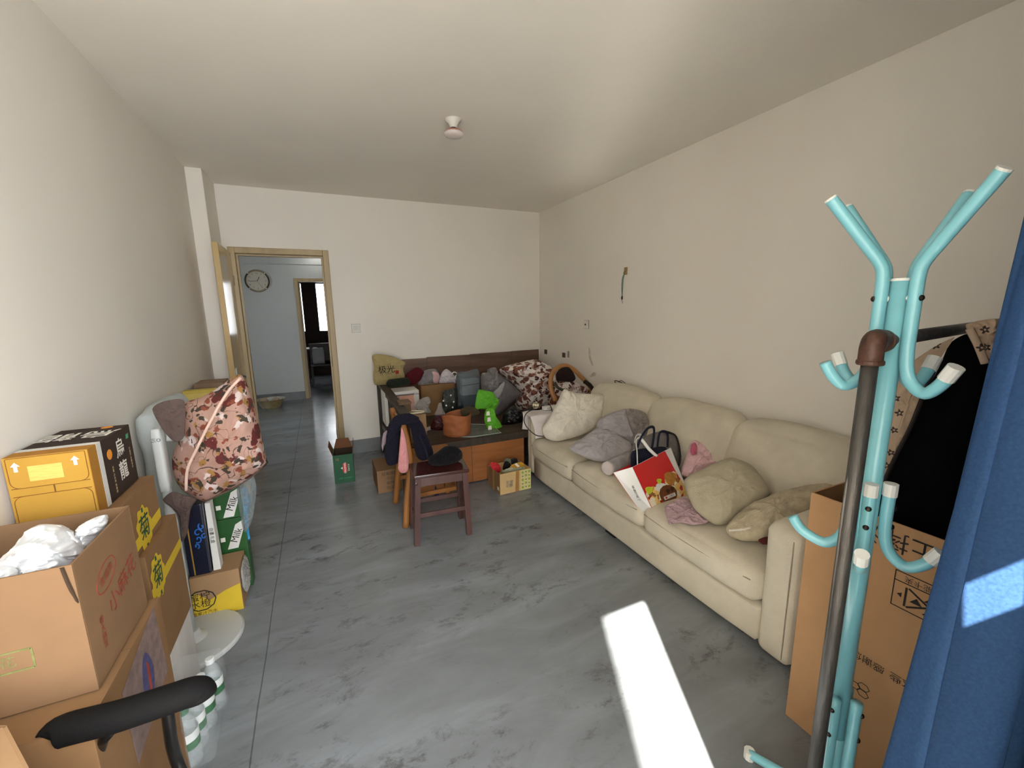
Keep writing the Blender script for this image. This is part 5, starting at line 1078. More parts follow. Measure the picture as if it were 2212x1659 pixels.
panel([Q(0, 0) + dep, Q(1, 0) + dep, Q(1, 0), Q(0, 0)], M_WHB, 'base_panel')
d1_ = lambda pts, m, nm, o=.0006: MB().slab([p_ + nb_ * (o + .0005) for p_ in pts], .0005).build(nm, m, rs_)
d1_([Q(0, .02), Q(.97, .02), Q(.83, .995), Q(0, .995)], M_REDB, 'red_panel')
d1_([Q(0.01, .02), Q(.96, .02), Q(.95, .30), Q(.90, .50), Q(.78, .62), Q(.62, .56), Q(.50, .40), Q(.30, .44), Q(.10, .48), Q(0.01, .36)], redprint(), 'food_picture', .0012)
def blob(cs, ct, r, m, nm, o=.002, k=14, jag=.15): 
    return d1_([Q(cs + r * math.cos(2 * math.pi * i / k) * (1 + jag * math.cos(5 * i)), ct + .9 * r * math.sin(2 * math.pi * i / k) * (1 + jag * math.cos(5 * i))) for i in range(k)], m, nm, o)
blob(.12, .42, .085, mat('lettuce_print', (190, 200, 50), rough=.5, var=.2, vscale=60), 'printed_lettuce'); blob(.42, .50, .06, MATS['lettuce_print'], 'printed_lettuce')
blob(.70, .46, .15, mat('bread_print', (176, 124, 58), rough=.5, var=.25, vscale=50), 'printed_dumpling'); blob(.40, .36, .12, M_WHB, 'printed_cup', .0018)
blob(.50, .18, .22, mat('bowl_print', (112, 62, 34), rough=.5, var=.25, vscale=40), 'printed_bowl', .0019, jag=.03); blob(.52, .24, .05, M_DKWOOD, 'printed_mushroom', .0026); blob(.64, .25, .045, M_DKWOOD, 'printed_mushroom', .0026)
d1_([Q(.36, .10), Q(.66, .10), Q(.66, .17), Q(.36, .17)], M_WHB, 'printed_label', .0028); d1_([Q(.39, .115), Q(.44, .115), Q(.44, .155), Q(.39, .155)], M_REDB, 'printed_seal', .0036)
text('小麻花', .018, Q(.55, .135), (br_ - bl_), (tl_ - bl_), M_INK, rs_, off=.005)
gc = (Q(0, .45) + Q(0, .45) + dep) / 2
text('味道好极了', .020, gc + Vector((-.018, -.012, 0)), (bl_ - tl_), (bl_ - Q(0, 0) + nb_ * .1 ), M_INK, rs_, off=.004)
for o_, hpx in ((.004, ((1377, 1003), (1376, 975), (1374, 953), (1380, 946), (1388, 952), (1402, 970), (1419, 986))), (-.098, ((1370, 1000), (1369, 975), (1373, 945), (1381, 939), (1390, 948), (1404, 966), (1417, 984)))):
    hp = spline([PP(u, v, Q(.5, 1, o_), nb_) for u, v in hpx], 5)
    MB().tube(hp, .0105, 8, flat=.3).build('handle', M_WHB, rs_, smooth=True)
# pink plush and garments
pkp = thing('pink_plush', (2.05, 1.95, .42), 'pink plush blanket with darker pink patch behind the olive cushion', 'plush')
M_PINK = cloth_mat('pink_plush_cloth', (216, 180, 184), bump=.4, bscale=80)
soft('plush_body', ((1482, 985), (1490, 962), (1500, 950), (1513, 957), (1540, 974), (1576, 988), (1560, 1006), (1520, 1016), (1488, 1030), (1470, 1022)), dict(pl=(P(1480, 1028, z=.46), (-.6, -.7, .5))), (-.4, -.8, .5), .06, .05, M_PINK, None, None, parent=pkp, wr=.022, ws=10, seed=4)
soft('patch', ((1491, 975), (1494, 960), (1501, 956), (1506, 966), (1504, 980), (1496, 984)), dict(pl=(P(1480, 1028, z=.46) + Vector((-.05, -.06, .04)), (-.6, -.7, .5))), (-.4, -.8, .4), .015, .015, cloth_mat('deep_pink_cloth', (176, 92, 112)), None, None, parent=pkp, wr=.003, ws=20, seed=2)
soft('pink_garment', ((1436, 1096), (1455, 1082), (1480, 1075), (1505, 1092), (1530, 1126), (1500, 1133), (1470, 1128), (1446, 1132)), dict(pl=(P(1470, 1130, z=.425), (-.15, -.15, 1))), (-.2, -.5, 1), .012, .012, cloth_mat('mauve_satin', (178, 152, 158), bump=.3, bscale=60), 'folded mauve pink garment under the red shopping bag', 'garment', wr=.014, ws=14, seed=6)
soft('olive_cushion', ((1478, 1038), (1518, 1014), (1556, 996), (1582, 990), (1624, 1008), (1650, 1040), (1663, 1068), (1640, 1092), (1600, 1112), (1568, 1131), (1540, 1131), (1498, 1096)), dict(pl=(P(1545, 1131, z=.44), (-.5, -.6, .8))), (-.5, -.6, .8), .085, .06, cloth_mat('olive_grey_cushion', (170, 162, 140), bump=.3, bscale=150), 'olive grey square cushion leaning on the near sofa back', 'cushion', wr=.008, ws=6, seed=3)
bcu = thing('beige_cushion', (1.95, 1.2, .42), 'beige piped cushion lying against the near sofa armrest', 'cushion')
M_BCU = cloth_mat('beige_velvet', (176, 164, 140), bump=.35, bscale=120, var=.18)
soft('cushion_body', ((1568, 1142), (1588, 1116), (1625, 1090), (1690, 1064), (1752, 1050), (1800, 1050), (1790, 1090), (1755, 1112), (1718, 1134), (1678, 1152), (1645, 1167), (1605, 1167), (1580, 1160)), dict(pl=(P(1610, 1167, z=.44), (-.55, -.35, 1))), (-.55, -.35, 1), .075, .055, M_BCU, None, None, parent=bcu, wr=.014, ws=8, seed=5)
MB().tube(spline([*[PP(u, v, P(1610, 1167, z=.44) + Vector((-.02, -.013, .037)), (-.55, -.35, 1)) for u, v in ((1574, 1146), (1620, 1140), (1665, 1114), (1705, 1099), (1740, 1084))]], 6), .006, 8).build('piping', M_PILL, bcu, smooth=True)
soft('red_cloth', ((1638, 1166), (1655, 1160), (1672, 1164), (1668, 1174), (1648, 1176)), dict(y=1.10), (-.4, -.6, .8), .015, .012, cloth_mat('dark_red_cloth', (92, 36, 36)), 'dark red cloth edge under the beige cushion', 'cloth', wr=.004, ws=20, seed=2)
# spectacles case and wire on the sofa back
sp = thing('spectacles', P(1340, 832, x=2.5), 'dark wire spectacles lying on top of the sofa back', 'spectacles')
zs = .765; 
g0, g1, g2 = P(1333, 828, x=2.47), P(1352, 836, x=2.47), P(1372, 842, x=2.47)
MB().tube(spline([g1, P(1340, 832, x=2.47), P(1329, 826, x=2.47), P(1330, 822, x=2.47), P(1345, 828, x=2.47), P(1352, 834, x=2.47)], 5), .004, 6).build('wire_loop', M_INK, sp, smooth=True)
MB().tube(spline([P(1336, 826, x=2.49), P(1342, 822, x=2.49), P(1353, 830, x=2.49)], 5), .003, 6).build('wire_loop', M_INK, sp, smooth=True)
MB().bar(P(1352, 836, x=2.47), P(1373, 842, x=2.47), .012, .014).build('temple_bar', mat('amber_plastic', (92, 66, 40), rough=.3), sp)
MB().bar(P(1372, 842, x=2.47), P(1391, 849, x=2.47), .014, .018).build('case_end', M_DKWOOD, sp)

# ================================================================== CLOTHES ON THE CHAIR
M_NAVJ = cloth_mat('navy_black_fleece', (26, 24, 36), bump=.4, bscale=90)
jk = thing('dark_jacket', (.49, 3.0, .45), 'navy black fleece jacket hung over the chair back', 'jacket')
soft('left_side', ((832, 985), (836, 940), (842, 912), (856, 897), (872, 894), (880, 903), (870, 922), (866, 955), (862, 998), (842, 1006), (836, 1000)), dict(y=2.93), (-.5, -1, .1), .06, .05, M_NAVJ, None, None, parent=jk, wr=.014, ws=14, seed=2)
soft('right_side', ((872, 895), (895, 898), (912, 915), (924, 945), (936, 978), (928, 990), (912, 995), (900, 985), (892, 945), (884, 912)), dict(y=2.93), (-.5, -1, .1), .05, .05, M_NAVJ, None, None, parent=jk, wr=.014, ws=14, seed=3)
soft('sleeve', ((844, 910), (860, 896), (885, 893), (905, 902), (900, 912), (875, 908), (855, 922), (842, 960), (834, 955)), dict(y=2.86), (-.5, -1, .1), .03, .03, M_NAVJ, None, None, parent=jk, wr=.010, ws=16, seed=5)
soft('pink_scarf', ((867, 925), (873, 935), (879, 962), (883, 998), (880, 1018), (868, 1022), (860, 1012), (862, 975)), dict(y=2.83), (-.3, -1, .1), .025, .02, cloth_mat('pink_knit', (202, 140, 140)), 'pink knitted scarf hanging from the chair back', 'scarf', wr=.008, ws=18, seed=4)
soft('lilac_lining', ((824, 962), (828, 936), (838, 930), (838, 948), (829, 965), (827, 974)), dict(y=2.98), (-.3, -1, .1), .012, .012, cloth_mat('lilac_cotton', (150, 132, 142)), None, None, parent=jk, wr=.004, ws=18, seed=1)
bk = thing('black_bag', (.75, 2.74, .482), 'black cloth bag slumped on the stool seat', 'bag')
soft('bag_body', ((925, 1000), (927, 987), (942, 978), (962, 964), (984, 964), (998, 976), (998, 990), (984, 1000), (958, 1006), (936, 1006)), dict(y=2.74), (-.2, -1, .4), .08, .07, cloth_mat('black_cotton', (20, 19, 21)), None, None, parent=bk, wr=.016, ws=14, seed=7)
MB().tube(spline([P(905, 940, y=2.86), P(918, 968, y=2.82), P(924, 988, y=2.76), P(930, 998, y=2.72)], 5), .009, 8, flat=.5).build('strap', M_NAVYC, bk, smooth=True)
pl_ = thing('light_plank', (.75, 3.36, 0), 'light wooden plank leaning behind the stool', 'plank')
MB().bar((.52, 3.05, .235), (.86, 3.05, .265), .10, .02).build('board', mat('pale_wood', (196, 168, 116), rough=.5, var=.1, stretch=(1, 6, 6)), pl_)
soft('blue_strip', ((938, 1062), (941, 1048), (945, 1062), (951, 1074), (941, 1080)), dict(y=2.98), (-.1, -1, .2), .01, .01, cloth_mat('deep_blue_cloth', (28, 40, 86)), 'deep blue cloth tip hanging over the light plank', 'cloth', wr=.003, ws=20)

# ================================================================== CARTONS ON THE FLOOR
M_BEER = mat('green_beer_carton', (30, 84, 54), rough=.55, var=.1, vscale=10)
R4 = math.radians(-4)
be = thing('beer_carton', (.11, 4.05, 0), 'green beer carton with open brown flaps by the door', 'carton')
def bq(x, y, z): c, s = math.cos(R4), math.sin(R4); return Vector((.019 + c * x - s * y, 3.96 + s * x + c * y, z))
W, Dp, Hh = .17, .22, .268
bqs = lambda a: [bq(*k) for k in a]
MB().hexa(bqs([(0, 0, 0), (W, 0, 0), (W, .004, 0), (0, .004, 0)]), bqs([(0, 0, Hh), (W, 0, Hh), (W, .004, Hh), (0, .004, Hh)])).build('front_panel', M_BEER, be)
MB().hexa(bqs([(0, Dp - .004, 0), (W, Dp - .004, 0), (W, Dp, 0), (0, Dp, 0)]), bqs([(0, Dp - .004, Hh), (W, Dp - .004, Hh), (W, Dp, Hh), (0, Dp, Hh)])).build('back_panel', M_KRAFT_IN, be)
for x in (0, W - .004): MB().hexa(bqs([(x, .004, 0), (x + .004, .004, 0), (x + .004, Dp - .004, 0), (x, Dp - .004, 0)]), bqs([(x, .004, Hh), (x + .004, .004, Hh), (x + .004, Dp - .004, Hh), (x, Dp - .004, Hh)])).build('side_panel', M_BEER, be)
MB().hexa(bqs([(.004, .004, 0), (W - .004, .004, 0), (W - .004, Dp - .004, 0), (.004, Dp - .004, 0)]), bqs([(.004, .004, .004), (W - .004, .004, .004), (W - .004, Dp - .004, .004), (.004, Dp - .004, .004)])).build('bottom_panel', M_KRAFT_IN, be)
M_FLAP = carton_mat('brown_flap', (112, 76, 50))
MB().slab(bqs([(.004, Dp, Hh), (W - .004, Dp, Hh), (W - .03, Dp + .03, Hh + .085), (.03, Dp + .03, Hh + .085)]), .003).build('back_flap', M_FLAP, be)
MB().slab(bqs([(0, .01, Hh), (0, Dp - .01, Hh), (-.03, Dp - .02, Hh + .09), (-.03, .03, Hh + .085)]), .003).build('side_flap', M_FLAP, be)
MB().slab(bqs([(W, Dp - .01, Hh), (W, .01, Hh), (W + .01, .03, Hh + .085), (W + .01, Dp - .02, Hh + .09)]), .003).build('side_flap', M_FLAP, be)
rx = (bq(1, 0, 0) - bq(0, 0, 0)).normalized()
decal([bq(.078, 0, .10), bq(.112, 0, .10), bq(.112, 0, .185), bq(.078, 0, .185)], M_REDB, be, 'red_badge')
text('TSINGTAO', .021, bq(.095, 0, .143), -ZS, rx, M_WINK, be, off=.003, bold=.0006); text('青岛啤酒', .017, bq(.126, 0, .143), -ZS, rx, M_WINK, be, off=.003)
text('12', .03, bq(.035, 0, .228), rx, ZS, M_GOLD, be, off=.002); text('经典 1903 500ml', .016, bq(.095, 0, .045), rx, ZS, M_GDOT, be, off=.002)
MB().slab(bqs([(.06, -.0012, .142), (.075, -.0012, .130), (.075, -.0012, .155)]), .0006).build('white_emblem', M_WINK, be)
cc = thing('plain_carton', (.5, 3.7, 0), 'plain brown carton with printed squares on the floor behind the chair', 'carton')
MB().box(.348, .62, 3.56, 3.90, 0, .203).build('body', M_K2, cc, bevel=.003)
for i in range(4): text('轻易\n放碎'.replace('\n', '') if i == 0 else ('小心', '易碎', '怕湿')[i - 1], .034, Vector((.455, 3.56, .168 - i * .043)), XS, ZS, M_DKWOOD, cc)
fb_ = thing('fruit_carton', (1.42, 3.2, 0), 'open carton with green fruit pattern holding snack packs in front of the daybed', 'carton')
R2 = math.radians(2.1)
def fq(x, y, z): c, s = math.cos(R2), math.sin(R2); return Vector((1.278 + c * x - s * y, 3.067 + s * x + c * y, z))
fqs = lambda a: [fq(*k) for k in a]; W, Dp, Hh = .297, .25, .184
M_FK = carton_mat('tan_fruit_carton', (202, 172, 122)); M_TAPE = mat('brown_tape', (164, 124, 72), rough=.3, var=.06); M_PATT = carton_mat('pale_green_print', (206, 198, 138))
for nm, b4, m_ in (('front_panel', ((0, 0), (W, 0), (W, .005), (0, .005)), M_FK), ('back_panel', ((0, Dp - .005), (W, Dp - .005), (W, Dp), (0, Dp)), M_FK), ('side_panel', ((0, .005), (.005, .005), (.005, Dp - .005), (0, Dp - .005)), M_K4), ('side_panel', ((W - .005, .005), (W, .005), (W, Dp - .005), (W - .005, Dp - .005)), M_FK)):
    MB().hexa([fq(x, y, 0) for x, y in b4], [fq(x, y, Hh) for x, y in b4]).build(nm, m_, fb_)
MB().hexa(fqs([(.005, .005, 0), (W - .005, .005, 0), (W - .005, Dp - .005, 0), (.005, Dp - .005, 0)]), fqs([(.005, .005, .005), (W - .005, .005, .005), (W - .005, Dp - .005, .005), (.005, Dp - .005, .005)])).build('bottom_panel', M_FK, fb_)
dd_ = lambda a, m_, nm, o=.001: decal(fqs(a), m_, fb_, nm, off=o)
dd_([(.195, 0, .001), (W - .001, 0, .001), (W - .001, 0, Hh - .001), (.195, 0, Hh - .001)], M_PATT, 'pattern_panel')
dd_([(.142, 0, .001), (.178, 0, .001), (.182, 0, Hh), (.15, 0, Hh)], M_TAPE, 'tape_strip')
decal(fqs([(0, .15, .001), (0, .115, .001), (0, .115, Hh), (0, .15, Hh)]), M_TAPE, fb_, 'tape_strip')
decal(fqs([(0, .055, .03), (0, .02, .03), (0, .02, .06), (0, .055, .06)]), M_WHT, fb_, 'white_sticker')
text('爱沏\n安静', .034, fq(.085, 0, .082), rx, ZS, mat('slate_blue_ink', (92, 102, 112), rough=.8), fb_, off=.003, spacing=.9)
M_FG = mat('leaf_green_ink', (140, 164, 76), rough=.8, var=.1); M_FB = mat('slate_ink', (66, 78, 86), rough=.8)
for r in range(5):
    for c in range(3):
        cx_, cz_ = .215 + c * .032, .025 + r * .034 + (c % 2) * .003
        if (r + c) % 2 == 0: decal(disc_pts(fq(cx_, 0, cz_), .011, rx, ZS, 12), M_FG, fb_, 'fruit_print', off=.002)
        else: decal([fq(cx_ - .009, 0, cz_ + .004), fq(cx_ - .004, 0, cz_ - .006), fq(cx_ + .004, 0, cz_ - .006), fq(cx_ + .009, 0, cz_ + .004), fq(cx_, 0, cz_ + .001)], M_FB, fb_, 'bowl_print', off=.002)
SN = 'snack packs in the fruit carton'
def snack(nm, px, y, m_, label, tf=.025, seed=1): soft(nm, px, dict(y=y), (-.1, -.6, 1), tf, .02, m_, label, 'pack', SN, wr=.012, ws=24, seed=seed)
snack('snack_pack', ((1058, 1004), (1064, 999), (1078, 1003), (1082, 1014), (1078, 1021), (1066, 1016)), 3.20, mat('red_foil', (196, 44, 50), rough=.3, var=.15), 'red foil snack pack at the left end of the fruit carton', seed=2)
snack('snack_pack', ((1086, 1010), (1090, 998), (1098, 998), (1104, 1006), (1098, 1013), (1088, 1016)), 3.18, mat('black_foil', (20, 18, 18), rough=.22, var=.3), 'glossy black snack pack in the middle of the fruit carton', seed=3)
snack('snack_pack', ((1102, 1008), (1112, 1002), (1128, 1000), (1134, 1008), (1122, 1014), (1106, 1016)), 3.18, mat('yellow_foil', (206, 158, 54), rough=.35, var=.15), 'yellow snack pack with white label in the fruit carton', seed=4)
snack('snack_pack', ((1084, 1018), (1100, 1012), (1120, 1014), (1134, 1010), (1130, 1018), (1100, 1022)), 3.14, mat('pale_green_foil', (170, 172, 144), rough=.3, var=.12), 'pale green snack pack along the front of the fruit carton', seed=5)
snack('snack_pack', ((1102, 996), (1108, 991), (1117, 992), (1118, 1000), (1106, 1003)), 3.26, mat('dark_blue_foil', (34, 34, 44), rough=.4, var=.2), 'dark blue snack pack at the back of the fruit carton', seed=6)
snack('snack_pack', ((1088, 996), (1094, 992), (1103, 994), (1104, 1002), (1092, 1002)), 3.26, mat('grey_green_foil', (128, 134, 112), rough=.35, var=.2), 'grey green snack pack behind the glossy black pack', seed=7)
decal([P(1111, 1004, y=3.10), P(1118, 1010, y=3.08), P(1122, 1008, y=3.08), P(1115, 1001, y=3.10)], M_WHT, fb_, 'white_label', off=.012)

# ================================================================== RIGHT: CLOTH AND DARK GARMENT ON THE RACK
def paw_mat():
    m, nt, b = nodes_of('cream_cloth_flower_dots'); L = nt.links
    tc = N(nt, 'ShaderNodeTexCoord'); sp_ = N(nt, 'ShaderNodeSeparateXYZ'); L.new(tc.outputs['Object'], sp_.inputs[0])
    cb = N(nt, 'ShaderNodeCombineXYZ'); L.new(sp_.outputs[1], cb.inputs[0]); L.new(sp_.outputs[2], cb.inputs[1])
    vo = N(nt, 'ShaderNodeTexVoronoi', voronoi_dimensions='2D', i_Scale=19.0, i_Randomness=.5); L.new(cb.outputs[0], vo.inputs[0])
    df = N(nt, 'ShaderNodeVectorMath', operation='SUBTRACT'); L.new(cb.outputs[0], df.inputs[0]); L.new(vo.outputs['Position'], df.inputs[1])
    s2 = N(nt, 'ShaderNodeSeparateXYZ'); L.new(df.outputs[0], s2.inputs[0])
    at = N(nt, 'ShaderNodeMath', operation='ARCTAN2'); L.new(s2.outputs[1], at.inputs[0]); L.new(s2.outputs[0], at.inputs[1])
    m5 = N(nt, 'ShaderNodeMath', operation='MULTIPLY', i_1=5.0); L.new(at.outputs[0], m5.inputs[0]); cs5 = N(nt, 'ShaderNodeMath', operation='COSINE'); L.new(m5.outputs[0], cs5.inputs[0])
    rr5 = N(nt, 'ShaderNodeMath', operation='MULTIPLY_ADD', i_1=.05, i_2=.15); L.new(cs5.outputs[0], rr5.inputs[0])
    lt = N(nt, 'ShaderNodeMath', operation='LESS_THAN'); L.new(vo.outputs['Distance'], lt.inputs[0]); L.new(rr5.outputs[0], lt.inputs[1])
    gt = N(nt, 'ShaderNodeMath', operation='GREATER_THAN', i_1=.05); L.new(vo.outputs['Distance'], gt.inputs[0])
    mu = N(nt, 'ShaderNodeMath', operation='MULTIPLY'); L.new(lt.outputs[0], mu.inputs[0]); L.new(gt.outputs[0], mu.inputs[1])
    L.new(mixc(nt, mu.outputs[0], lin((176, 152, 128)), lin((58, 44, 40))), b.inputs['Base Color']); b.inputs['Roughness'].default_value = .85
    n3 = N(nt, 'ShaderNodeTexNoise', i_Scale=24.0, i_Detail=4.0); L.new(tc.outputs['Object'], n3.inputs[0])
    bp_ = N(nt, 'ShaderNodeBump', i_Strength=.35, i_Distance=.01); L.new(n3.outputs[0], bp_.inputs['Height']); L.new(bp_.outputs[0], b.inputs['Normal']); return m
M_PAW = paw_mat(); M_BLKC = mat('black_lining', (7, 7, 8), rough=.95, var=.1, spec=.05)
hn = Vector((-.93, -.36, 0)); hp_ = Vector((1.62, .56, 1.2))
hc = thing('hanging_coat', (1.75, .58, .95), 'black hanging garment on the pipe rack above the appliance box', 'garment')
blk = ((2052, 742), (2085, 722), (2125, 722), (2160, 745), (2150, 850), (2120, 960), (2095, 1080), (2060, 1180), (1985, 1160), (1905, 1120), (1908, 1050), (1950, 960), (1990, 870), (2030, 790))
MB().puff([PP(u, v, hp_, hn) for u, v in blk], hn, .05, .06, wr=.006, ws=9, seed=2).build('body', M_BLKC, hc, smooth=True)
cc_ = thing('patterned_cloth', (1.6, .55, .95), 'cream cloth with small dark flower prints draped over the pipe rack', 'cloth')
cl1 = ((2062, 728), (2050, 742), (2030, 770), (1995, 850), (1975, 905), (1940, 980), (1910, 1042), (1890, 1045), (1880, 980), (1890, 900), (1915, 850), (1960, 790), (2020, 748))
MB().puff([PP(u, v, hp_ + hn * .07, hn) for u, v in cl1], hn, .008, .008, wr=.010, ws=14, seed=4).build('drape', M_PAW, cc_, smooth=True)
cl2 = ((2086, 702), (2110, 694), (2150, 688), (2172, 700), (2170, 760), (2140, 780), (2118, 735), (2096, 722))
MB().puff([PP(u, v, hp_ + hn * .10, hn) for u, v in cl2], hn, .03, .03, wr=.014, ws=16, seed=6, ridge=.006, rs=60).build('top_fold', M_PAW, cc_, smooth=True)
MB().tube(spline([PP(2094, 710, hp_ + hn * .14, hn), PP(2112, 745, hp_ + hn * .14, hn), PP(2128, 785, hp_ + hn * .13, hn)], 6), .008, 8, flat=.5).build('tie_strip', M_PAW, cc_, smooth=True)
MB().tube(spline([PP(2030, 775, hp_ + hn * .09, hn), PP(1996, 850, hp_ + hn * .09, hn), PP(1968, 920, hp_ + hn * .09, hn), PP(1935, 985, hp_ + hn * .09, hn), PP(1908, 1044, hp_ + hn * .09, hn)], 6), .009, 8, flat=.5).build('dark_hem', mat('dark_brown_binding', (40, 32, 30), rough=.9), cc_, smooth=True)

# ================================================================== WALL AND CEILING THINGS
M_EDGE = mat('shadow_gap', (120, 112, 100), rough=.8)  # darker rim colour standing in for the shadow line round wall plates
M_PLATE = mat('white_plastic_plate', (222, 219, 212), rough=.4, var=.03)
lc = Vector((.868, 2.70, H))
lp = thing('ceiling_lamp', (lc.x, lc.y, H - .1), 'small white ceiling lamp holder with flat round bulb', 'lamp')
MB().lathe([(.048, 0), (.048, -.008), (.030, -.022), (.022, -.045), (.019, -.052)], lc, 28).build('rose', M_PLATE, lp, smooth=True)
MB().lathe([(.0205, -.050), (.0205, -.056)], lc, 20).build('ring', M_INK, lp)
MB().lathe([(.016, -.054), (.018, -.062)], lc, 20).build('neck', M_PLATE, lp)
MB().lathe([(.02, -.061), (.048, -.066), (.0585, -.074), (.0585, -.079)], lc, 32).build('red_rim', mat('salmon_rim', (176, 110, 92), rough=.4), lp, smooth=True)
MB().lathe([(.0585, -.077), (.059, -.086), (.052, -.096), (.036, -.102), (.001, -.104)], lc, 32).build('bulb_disc', mat('pinkish_diffuser', (206, 194, 190), rough=.25, var=.04), lp, smooth=True)
sw_ = thing('light_switch', (.370, YF, 1.33), 'white wall switch beside the door', 'switch')
MB().box(.3255, .4145, YF - .003, YF, 1.3285, 1.4175).build('shadow_rim', M_EDGE, sw_)
MB().box(.327, .413, YF - .012, YF - .003, 1.330, 1.416).build('plate', M_PLATE, sw_, bevel=.004)
for x in (.338, .371): MB().box(x, x + .030, YF - .017, YF - .012, 1.348, 1.398).build('rocker', M_WHT, sw_, bevel=.002)
ou = thing('wall_outlet', (XR, 3.727, 1.33), 'white wall outlet with a dark hole above the sofa end', 'outlet')
MB().box(XR - .004, XR, 3.682, 3.772, 1.330, 1.420).build('shadow_rim', M_EDGE, ou)
MB().box(XR - .013, XR - .004, 3.684, 3.770, 1.332, 1.418).build('plate', M_PLATE, ou, bevel=.004)
MB().lathe([(.010, 0), (.010, .004)], (XR - .013, 3.727, 1.374), 14, axis=(-1, 0, 0)).build('hole', M_INK, ou)
hk = thing('wall_hook', (XR, 3.13, 1.85), 'tan adhesive wall hook with a teal lanyard hanging on the right wall', 'hook')
MB().box(XR - .006, XR, 3.098, 3.142, 1.836, 1.902).build('pad', mat('tan_adhesive', (160, 132, 92), rough=.6), hk, bevel=.004)
MB().tube(spline([(XR - .006, 3.125, 1.866), (XR - .018, 3.126, 1.858), (XR - .02, 3.128, 1.848), (XR - .012, 3.13, 1.842)], 4), .004, 8).build('hook_tip', MATS['tan_adhesive'], hk, smooth=True)
for dy in (0, .014): MB().tube(spline([(XR - .014, 3.126 + dy * .3, 1.848), (XR - .012, 3.142 + dy, 1.80), (XR - .011, 3.148 + dy, 1.74), (XR - .011, 3.150 + dy * .4, 1.675)], 5), .005, 6, flat=.4).build('lanyard_strap', mat('teal_webbing', (104, 138, 130), rough=.7), hk, smooth=True)
MB().tube([(XR - .011, 3.151, 1.676), (XR - .011, 3.152, 1.655)], .005, 8).build('clip', M_STEEL, hk); MB().lathe([(.003, -.02), (.008, -.008), (.007, .008), (.003, .018)], (XR - .011, 3.152, 1.635), 10).build('bead', M_INK, hk, smooth=True)
MB().tube(spline([(XR - .011, 3.152, 1.618), (XR - .010, 3.150, 1.60), (XR - .008, 3.143, 1.582)], 4), .0018, 6).build('cord', M_INK, hk)
for (u, v), nm in (((1179, 760), 'dark square tape mark on the right wall nearest the corner'), ((1218, 767), 'dark square tape mark on the right wall further from the corner')):
    c_ = P(u, v, x=XR); MB().box(XR - .0025, XR, c_.y - .034, c_.y + .034, c_.z - .028, c_.z + .028).build('tape_mark', mat('dark_grey_tape', (92, 84, 80), rough=.7), None, label=nm, cat='tape mark', group='tape marks on the right wall')
c_ = P(1228, 764, x=XR); MB().box(XR - .0012, XR, c_.y - .02, c_.y + .02, c_.z - .045, c_.z + .03).build('tape_mark', mat('faint_grey_tape', (158, 150, 140), rough=.7), None, label='faint grey tape mark on the right wall beside the dark ones', cat='tape mark', group='tape marks on the right wall')
M_STAIN = mat('grey_wall_stain', (200, 192, 178), rough=.9, var=.25, vscale=30)
for px, nm in ((((1271, 750), (1274, 752), (1276, 772), (1282, 790), (1278, 790), (1272, 772)), 'thin vertical drip stain on the right wall above the sofa end'), (((1273, 812), (1282, 804), (1287, 805), (1286, 812), (1276, 815)), 'small grey smudge on the right wall below the drip stain')):
    MB().slab([P(u, v, x=XR - .0015) for u, v in reversed(px)], .001).build('wall_stain', M_STAIN, None, label=nm, cat='stain')

# ================================================================== HALL
ck = thing('wall_clock', (-.85, YH, 1.89), 'round brown-rimmed wall clock in the hall', 'clock')
kc = Vector((-.85, YH - .001, 2.077))
MB().lathe([(.184, 0), (.186, .018), (.178, .03), (.160, .034), (.157, .02)], kc, 40, axis=(0, -1, 0), cap=False).build('rim', mat('bronze_rim', (150, 136, 110), rough=.35, var=.15, metal=.1), ck, smooth=True)
MB().lathe([(.162, .002), (.162, .012)], kc, 40, axis=(0, -1, 0)).build('face', mat('cream_clock_face', (204, 198, 184), rough=.5, var=.05), ck)
for s_ in (0, 1):
    a0 = math.radians(135 + 180 * s_)
    MB().tube([kc + Vector((.172 * math.cos(a0 + math.radians(90) * k / 10), -.033, .172 * math.sin(a0 + math.radians(90) * k / 10))) for k in range(11)], .010, 8).build('dark_arc', M_DKWOOD, ck, smooth=True)
for k in range(4):
    a = math.radians(45 + 90 * k); MB().lathe([(.010, 0), (.010, .01)], kc + Vector((.172 * math.cos(a), -.034, .172 * math.sin(a))), 10, axis=(0, -1, 0)).build('rim_stud', M_WINK, ck)
for k in range(12):
    a = math.radians(90 - 30 * k); text(str(k or 12), .034, kc + Vector((.125 * math.cos(a), -.012, .125 * math.sin(a))), XS, ZS, M_INK, ck, name='numeral', off=.002)
for (a, l, w_) in ((math.radians(62), .075, .008), (math.radians(183), .115, .006), (math.radians(300), .12, .003)):
    MB().bar(kc + Vector((0, -.016, 0)), kc + Vector((l * math.cos(a), -.016, l * math.sin(a))), w_, .002, up=(0, 1, 0)).build('hand', M_INK, ck)
bs = thing('enamel_basin', (-.82, 7.86, 0), 'white and yellow enamel basin on the hall floor', 'basin')
bc_ = Vector((-.815, 7.88, 0))
MB().lathe([(.135, 0), (.16, .03), (.195, .125), (.215, .135), (.215, .14), (.19, .135), (.15, .03), (.001, .022)], bc_, 36, cap=False).build('bowl', mat('enamel_white_yellow', (198, 192, 170), rough=.3, var=.15, vscale=7, col2=(170, 146, 80)), bs, smooth=True)
MB().lathe([(.2155, .133), (.218, .1365), (.2155, .140)], bc_, 36, cap=False).build('rim', mat('ochre_rim', (140, 118, 62), rough=.4), bs, smooth=True)
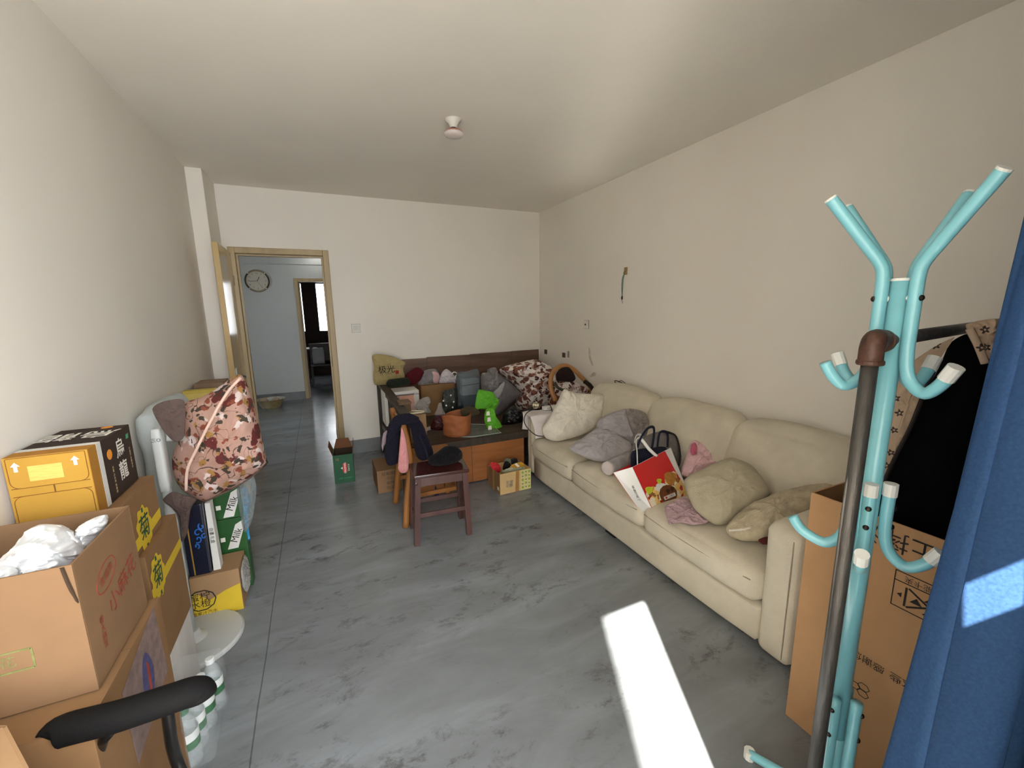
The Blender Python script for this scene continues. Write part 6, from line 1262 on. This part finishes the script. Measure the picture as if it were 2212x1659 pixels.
for i, (dx, dy, r_) in enumerate(((-.09, -.02, .055), (.0, .05, .06), (.08, -.03, .05), (.13, .06, .045))):
    MB().rbox(bc_.x + dx - r_, bc_.x + dx + r_, bc_.y + dy - r_, bc_.y + dy + r_, .06, .155, .03, 6, wr=.02, ws=20, seed=i).build('cloth_scrap', cloth_mat('pale_rag_%d' % (i % 2), ((186, 166, 150), (206, 204, 198))[i % 2]), None, smooth=True, label=('beige rag at the left of the enamel basin', 'white rag at the back of the enamel basin', 'beige rag at the front right of the enamel basin', 'white rag at the right of the enamel basin')[i], cat='rag', group='rags in the basin')
hl = thing('hall_lamp', (.03, 8.0, 2.56), 'round white ceiling lamp in the hall', 'lamp')
M_EMIT, _nt, _b = nodes_of('lamp_glow'); _b.inputs['Emission Color'].default_value = (1, .97, .9, 1); _b.inputs['Emission Strength'].default_value = 8; _b.inputs['Base Color'].default_value = (.9, .9, .9, 1)
hlc = P(683, 556, z=2.60); MB().lathe([(.11, 0), (.11, -.03), (.09, -.045)], Vector((hlc.x, min(hlc.y, 8.1), 2.62)), 28).build('shade', M_EMIT, hl, smooth=True)
lb = thing('leaning_board', (.22, 5.6, 0), 'reddish-brown board leaning inside the hall beside the door', 'board')
MB().hexa([(.10, 5.2, 0), (.13, 5.2, 0), (.13, 5.75, 0), (.10, 5.75, 0)], [(.158, 5.2, 1.0), (.182, 5.2, 1.0), (.182, 5.75, 1.0), (.158, 5.75, 1.0)]).build('panel', mat('reddish_wood', (134, 84, 52), rough=.4, var=.15), lb, bevel=.003)
# dark desk, chair and bags in the back room
dk = thing('desk', (.15, 10.3, 0), 'dark desk with a white bag in the room behind the hall', 'desk')
MB().box(-.30, .62, 10.1, 10.6, .72, .76).build('top', M_DKWOOD, dk, bevel=.004)
for x, y in ((-.27, 10.13), (.59, 10.13), (-.27, 10.57), (.59, 10.57)): MB().box(x - .025, x + .025, y - .025, y + .025, 0, .72).build('leg', M_DKWOOD, dk)
c2 = thing('desk_chair', (.05, 9.75, 0), 'dark chair with pale bag in front of the desk in the back room', 'chair')
MB().box(-.20, .22, 9.6, 10.0, .43, .46).build('seat', M_DKWOOD, c2, bevel=.004); MB().box(-.20, .22, 9.97, 10.0, .50, .88).build('backrest', M_DKWOOD, c2)
for x, y in ((-.18, 9.62), (.20, 9.62), (-.18, 9.98), (.20, 9.98)): MB().box(x - .02, x + .02, y - .02, y + .02, 0, .50 if y > 9.9 else .43).build('leg', M_DKWOOD, c2)
MB().rbox(-.16, .08, 9.72, 9.9, .461, .80, .03, 8, wr=.02, ws=12).build('pale_bag', mat('pale_grey_bag', (150, 152, 150), rough=.6), None, smooth=True, label='pale grey bag on the dark chair in the back room', cat='bag')
MB().rbox(-.15, .20, 10.15, 10.4, .761, .82, .02, 8, wr=.02, ws=14).build('paper_pile', mat('white_papers', (180, 184, 186), rough=.7), None, smooth=True, label='pile of white papers on the dark desk in the back room', cat='papers')
